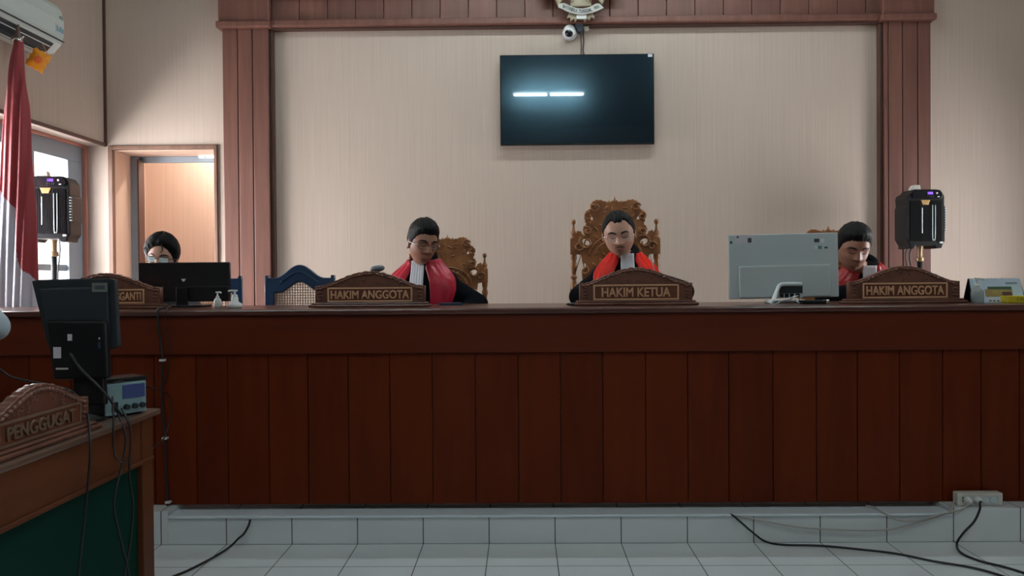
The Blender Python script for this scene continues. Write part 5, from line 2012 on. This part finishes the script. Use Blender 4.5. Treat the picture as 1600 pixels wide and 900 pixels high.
# dark monitor on the left table, seen from behind
YN = 2.72
mon = thing('monitor', 'dark monitor seen from behind on the left foreground table, above the electronic box', 'monitor', (at(118, 600, YN).x, YN, TZ))
def mpt(px, py, dy=0.0):
    q = at(px, py, YN)
    return (q.x - mon.location.x, q.z - TZ)
bm = B(); prism(bm, [mpt(49, 439), mpt(60, 437), mpt(170, 434.5), mpt(179, 437), mpt(185, 541), mpt(176, 545), mpt(82, 543), mpt(73, 538)], 0.0, 0.024)
obj('back_cover', bm, M['darkgrey'], mon, bevel=0.004)
bm = B(); prism(bm, [mpt(62, 450), mpt(170, 448), mpt(174, 530), mpt(80, 530)], -0.012, 0.002)
obj('raised_back', bm, M['darkgrey'], mon, bevel=0.008)
bm = B(); prism(bm, [mpt(53, 443), mpt(175, 440), mpt(181, 538), mpt(76, 538)], 0.024, 0.027)
obj('screen', bm, M['blackshine'], mon)
bm = B(); prism(bm, [mpt(80, 500), mpt(172, 500), mpt(176, 590), mpt(92, 592)], -0.035, 0.0)
nk = obj('stand_neck', bm, M['black'], mon, bevel=0.008)
bm = B(); prism(bm, [mpt(118, 585), mpt(165, 585), mpt(168, 632), mpt(118, 632)], -0.02, 0.01)
obj('stand_column', bm, M['black'], mon, bevel=0.006)
bm = B(); lathe(bm, [(0.075, 0.0006), (0.075, 0.008), (0.03, 0.016)], 28, Matrix.Translation((0.02, 0.0, 0)))
obj('stand_base', bm, M['black'], mon, smooth=True, auto=True)
def mst(nm, a_, b_, m_, y, par=None):
    p0, p1 = mpt(*a_), mpt(*b_)
    bm = B(); box(bm, p0[0], p1[0], y - 0.0012, y, p1[1], p0[1])
    return obj(nm, bm, m_, par or mon)
s_ = mst('asset_sticker', (147, 442), (171, 456), mat('greenish_sticker', (0.14, 0.17, 0.15), 0.5, var=0.3, vscale=80), -0.0125)
mst('asset_print', (152, 446), (167, 452), M['ink'], -0.0138, s_)
mst('white_sticker', (115, 521), (122, 531), M['sticker'], -0.0358)
mst('rating_label', (93, 541), (105, 558), M['sticker'], -0.0358, nk)
mst('ivory_strip', (97, 573), (116, 575.5), M['offwhite'], -0.0358, nk)
mst('port', (162, 533), (166, 543), M['violet'] if False else M['navy'], -0.0362, nk)
mst('status_light', (163, 526), (165, 529), M['white'], -0.0362, nk)

# cables from the monitor, over the table edge
XE = TX + 0.012
def hang(pts_):
    return [Vector(p_) for p_ in pts_]
cable('monitor_cable', 'black cable arching over the PENGGUGAT plate and down the green board, nearest one', [Vector((-1.93, 2.05, TZ + 0.005)), Vector((-1.90, 2.15, TZ + 0.02)), Vector((-1.75, 2.28, TZ + 0.14)), at(-30, 572, 2.4), at(20, 590, 2.45), at(80, 602, 2.5), at(112, 612, 2.52), at(134, 640, 2.56), atx(141, 690, XE), atx(139, 740, XE), atx(132, 810, XE), atx(122, 905, XE), atx(118, 1000, XE)], 0.0035, M['cable'])
cable('monitor_cable', 'black cable crossing from the dark monitor to the electronic box', [at(110, 552, 2.62), at(125, 575, 2.6), at(150, 600, 2.58), at(170, 622, 2.6), at(178, 634, 2.66), at(190, 648, 2.72)], 0.004, M['cable'])
cable('monitor_cable', 'black cable down the green board that swings left then right', [at(182, 640, 2.70), atx(196, 680, XE), atx(193, 715, XE), atx(180, 770, XE), atx(179, 800, XE), atx(190, 850, XE), atx(202, 905, XE), atx(206, 1000, XE)], 0.0035, M['cable'])
cable('monitor_cable', 'black cable down the green board nearest the table post', [at(190, 638, 2.74), atx(204, 672, XE), atx(202, 740, XE), atx(208, 790, XE), atx(203, 850, XE), atx(194, 905, XE), atx(186, 1000, XE)], 0.0035, M['cable'])
cable('monitor_cable', 'thin black cable looping from the table edge towards the bench clips', [at(176, 620, 2.68), atx(177, 650, XE + 0.01), atx(178, 700, XE + 0.01), atx(190, 722, XE + 0.02), at(222, 712, 3.1), at(252, 690, 3.5), at(262, 670, 3.7), at(268, 640, 3.82), at(262, 616, 3.85), at(232, 604, 3.4), at(200, 596, 2.9), at(176, 598, 2.72)], 0.0028, M['cable'])
cable('bench_cable', 'thick black cable clipped down the front of the judges\' bench at its left end', [at(262, 478, 3.98), at(250, 482, 3.90), at(246, 487, 3.85), at(249, 520, 3.868), at(254, 563, 3.868), at(253, 620, 3.895), at(258, 690, 3.895), at(260, 745, 3.895), at(262, 800, 3.895)], 0.0055, M['cable'])
cable('bench_cable', 'thin black cable beside the clipped one on the bench fascia', [at(268, 479, 3.97), at(261, 484, 3.855), at(258, 510, 3.87), at(266, 545, 3.868), at(262, 580, 3.89), at(258, 600, 3.893)], 0.0022, M['cable'])
for py, px, yy in ((563, 253, 3.860), (685, 257, 3.884), (785, 262, 3.884)):
    q = at(px, py, yy)
    bm = B(); box(bm, q.x - 0.012, q.x + 0.012, yy - 0.006, yy + 0.02, q.z - 0.005, q.z + 0.005)
    o = tag(obj('cable_clip', bm, M['white'], bevel=0.002), {563: 'white cable clip on the bench fascia, topmost of three', 685: 'white cable clip half way down the bench front', 785: 'white cable clip just above the tiled step'}[py], 'cable clip', 'cable clips on the bench')

# ------------------------------------------------------------------ floor cables and power strip
ZK = 0.007
def fl(px, py):
    d_ = ray(px, py)
    t = (ZK - CAMZ) / d_.z
    return Vector((0, 0, CAMZ)) + d_ * t
ZL = 0.130
cable('floor_cable', 'black cable from the step out over the floor at left', [at(391, 812, 3.79), at(388, 822, 3.785), at(381, 834, 3.775), at(373, 841, 3.76), fl(362, 852), fl(345, 864), fl(322, 877), fl(290, 893), fl(262, 905), fl(200, 940)], 0.005, M['cable'])
cable('floor_cable', 'long black cable sweeping right from the middle of the step', [at(1140, 803, 3.80), at(1146, 806, 3.785), at(1160, 818, 3.78), at(1175, 831, 3.77), fl(1195, 845.5), fl(1222, 851), fl(1280, 852.5), fl(1340, 858), fl(1400, 865), fl(1460, 877), fl(1520, 887), fl(1570, 901), fl(1640, 925)], 0.0048, M['cable'])
sx0, sx1 = at(1491, 780, 3.86).x, at(1562, 780, 3.86).x
zs_ = 0.1535
ps = thing('power_strip', 'ivory multi-socket power strip standing on the step at right', 'power strip', ((sx0 + sx1) / 2, 3.855, zs_))
sw = (sx1 - sx0) / 2
bm = B(); box(bm, -sw, sw, -0.024, 0.022, 0.0, 0.060)
obj('housing', bm, M['offwhite'], ps, bevel=0.006)
outs = [at(x_, 779, 3.83).x - ps.location.x for x_ in (1511, 1526.5, 1541, 1554)]
for x_ in outs:
    bm = B()
    lathe(bm, [(0.0175, 0), (0.0195, 0.002), (0.0195, 0.004), (0.016, 0.004), (0.015, -0.0005)], 22, Matrix.Translation((x_, -0.0245, 0.030)) @ Matrix.Rotation(PI / 2, 4, 'X'))
    so_ = obj('socket', bm, M['silver'], ps, smooth=True, auto=True)
bm = B(); box(bm, -sw + 0.022, -sw + 0.028, -0.027, -0.023, 0.020, 0.042)
obj('switch', bm, M['black'], ps)
for i, lab in ((0, 'white plug in the power strip, nearest its switch'), (1, 'white plug with black cord in the power strip')):
    x_ = outs[i]
    pl = thing('plug', lab, 'plug', (ps.location.x + x_, 3.855 - 0.0285, zs_ + 0.030))
    bm = B(); lathe(bm, [(0.0155, 0), (0.0165, 0.010), (0.013, 0.022), (0.008, 0.030), (0.005, 0.034)], 18, Matrix.Rotation(PI / 2, 4, 'X'))
    obj('body', bm, M['white'], pl, smooth=True, auto=True)
cable('power_cable', 'black cord from the power strip plug down to the floor at right', [Vector((ps.location.x + outs[1], 3.795, zs_ + 0.030)), at(1531, 786, 3.775), at(1531, 796, 3.77), at(1522, 815, 3.765), at(1505, 833, 3.74), fl(1495, 850), fl(1502, 864), fl(1530, 876), fl(1570, 886), fl(1612, 899), fl(1660, 915)], 0.005, M['cable'])
cable('ivory_cable', 'ivory cord leaving the left end of the power strip, sagging along the step', [at(1493, 781, 3.84), at(1489, 786, 3.80), at(1486, 795, 3.785), at(1478, 802, 3.785), at(1450, 812, 3.78), at(1420, 820, 3.778), at(1390, 827, 3.776), at(1340, 829, 3.776), at(1290, 827, 3.776), at(1230, 821, 3.778), at(1180, 811, 3.785), at(1146, 804.5, 3.79)], 0.0042, M['cable_w'])
cable('ivory_cable', 'ivory cord from a power strip plug curling back under the bench', [Vector((ps.location.x + outs[0], 3.80, zs_ + 0.028)), at(1512, 789, 3.785), at(1500, 797, 3.78), at(1470, 803, 3.778), at(1440, 812, 3.774), at(1415, 814, 3.774), at(1395, 810, 3.778), at(1378, 800, 3.79), at(1366, 793, 3.83), at(1353, 790, 3.88)], 0.0040, M['cable_w'])

# ------------------------------------------------------------------ lamps
def tube_lamp(label, x, y, z, ln, mt, pair=True, gap=0.05, rz=0.0):
    ZC = globals()['ZC'] if z > 3 else 2.55
    o = thing('tube_lamp', label, 'ceiling lamp', (x, y, ZC), rz)
    bm = B()
    tot = ln * (2 if pair else 1) + (gap if pair else 0)
    box(bm, -tot / 2 - 0.03, tot / 2 + 0.03, -0.05, 0.05, z - ZC + 0.03, z - ZC + (0.07 if z > 3 else 0.06))
    obj('housing', bm, M['white'], o, bevel=0.004)
    bm = B()
    for x_ in (-tot / 2 + 0.1, tot / 2 - 0.1):
        tube(bm, [(x_, 0, z - ZC + 0.07), (x_, 0, 0)], 0.005, 6, 1)
    obj('hanger', bm, M['white'], o)
    for s in ((-1, 1) if pair else (0,)):
        c_ = s * (ln + gap) / 2
        bm = B()
        lathe(bm, [(0.018, c_ - ln / 2), (0.018, c_ + ln / 2)], 12, Matrix.Translation((0, 0, z - ZC)) @ Matrix.Rotation(PI / 2, 4, 'Y'))
        obj('lamp_tube', bm, mt, o, smooth=True)
    return o


tube_lamp('twin tube ceiling lamp over the judges\' bench', 0.5, 4.58, 3.95, 1.15, M['tube'])
tube_lamp('tube lamp under the ceiling of the passage behind the door opening', -2.35, 6.75, 2.47 + 0.0, 0.55, M['tube_c'], False)
cl = thing('gleam_strips', 'pair of glowing strips added as white gleams at the top right of the door opening', 'gleam', (-2.35, 6.26, 2.128))  # emissive strips stand in for a tube reflection on the inner frame
for a_, b_ in ((311, 319), (322, 338)):
    x0, x1 = at(a_, 240, 6.26).x, at(b_, 240, 6.26).x
    bm = B(); box(bm, x0, x1, 6.25, 6.27, 2.125, 2.143)
    obj('gleam_strip', bm, M['strip'], cl, world=True, bevel=0.002)
tube_lamp('twin tube ceiling lamp over the public seats, mirrored in the television', 0.42, -0.86, 3.98, 0.50, M['tube_b'])

tube_lamp('added unseen twin tube fill lamp over the left side of the public area', -1.95, 0.8, 3.95, 1.15, M['tube_fill'])  # unseen pair added to brighten floor, bench front and faces
tube_lamp('added unseen twin tube fill lamp over the right side of the public area', 2.72, 0.8, 3.95, 0.75, M['tube_fill'])

# ------------------------------------------------------------------ visitor at the left edge
hip = Vector((-2.12, 2.62, 0.58))
person('person in pale blue shirt at the left edge, mostly out of view, one sleeve showing', hip, R(84), R(6), hip + Vector((0.16, 0.0, 0.74)), R(84), R(10), 0, M['skin_d'], None, None,
       [((-1.98, 2.40, 0.82), (-1.80, 2.44, 0.80)), ((-1.79, 2.82, 1.055), (-1.86, 2.70, 1.22))],
       HL, 0.012, None, 13, None, shirt=M['shirt_b'], feet=0.0)
st_ = thing('stool', 'plain wooden stool under the person in pale blue', 'stool', (-2.14, 2.62, 0.0))
bm = B(); box(bm, -0.19, 0.19, -0.19, 0.19, 0.42, 0.46)
obj('seat', bm, M['tablewood'], st_, bevel=0.006)
for sx_ in (-1, 1):
    for sy_ in (-1, 1):
        bm = B(); box(bm, sx_ * 0.155 - 0.018, sx_ * 0.155 + 0.018, sy_ * 0.155 - 0.018, sy_ * 0.155 + 0.018, 0, 0.42)
        obj('leg', bm, M['tablewood'], st_)

GROUPS = {'name plate': 'carved name plates', 'chair': 'chairs behind the bench', 'speaker': 'loudspeakers on stands', 'stand': 'loudspeaker stands', 'bottle': 'pump bottles on the bench', 'cable': 'loose cables', 'plug': 'white plugs',
          'ceiling lamp': 'tube ceiling lamps'}
for o in list(COL.objects):
    if o.parent is None and 'category' in o.keys() and 'group' not in o.keys() and o['category'] in GROUPS:
        g_ = GROUPS[o['category']]
        if o['category'] == 'chair':
            g_ = 'carved wooden chairs behind the judges' if o.name.startswith('carved') else 'navy cane chairs'
        o['group'] = g_
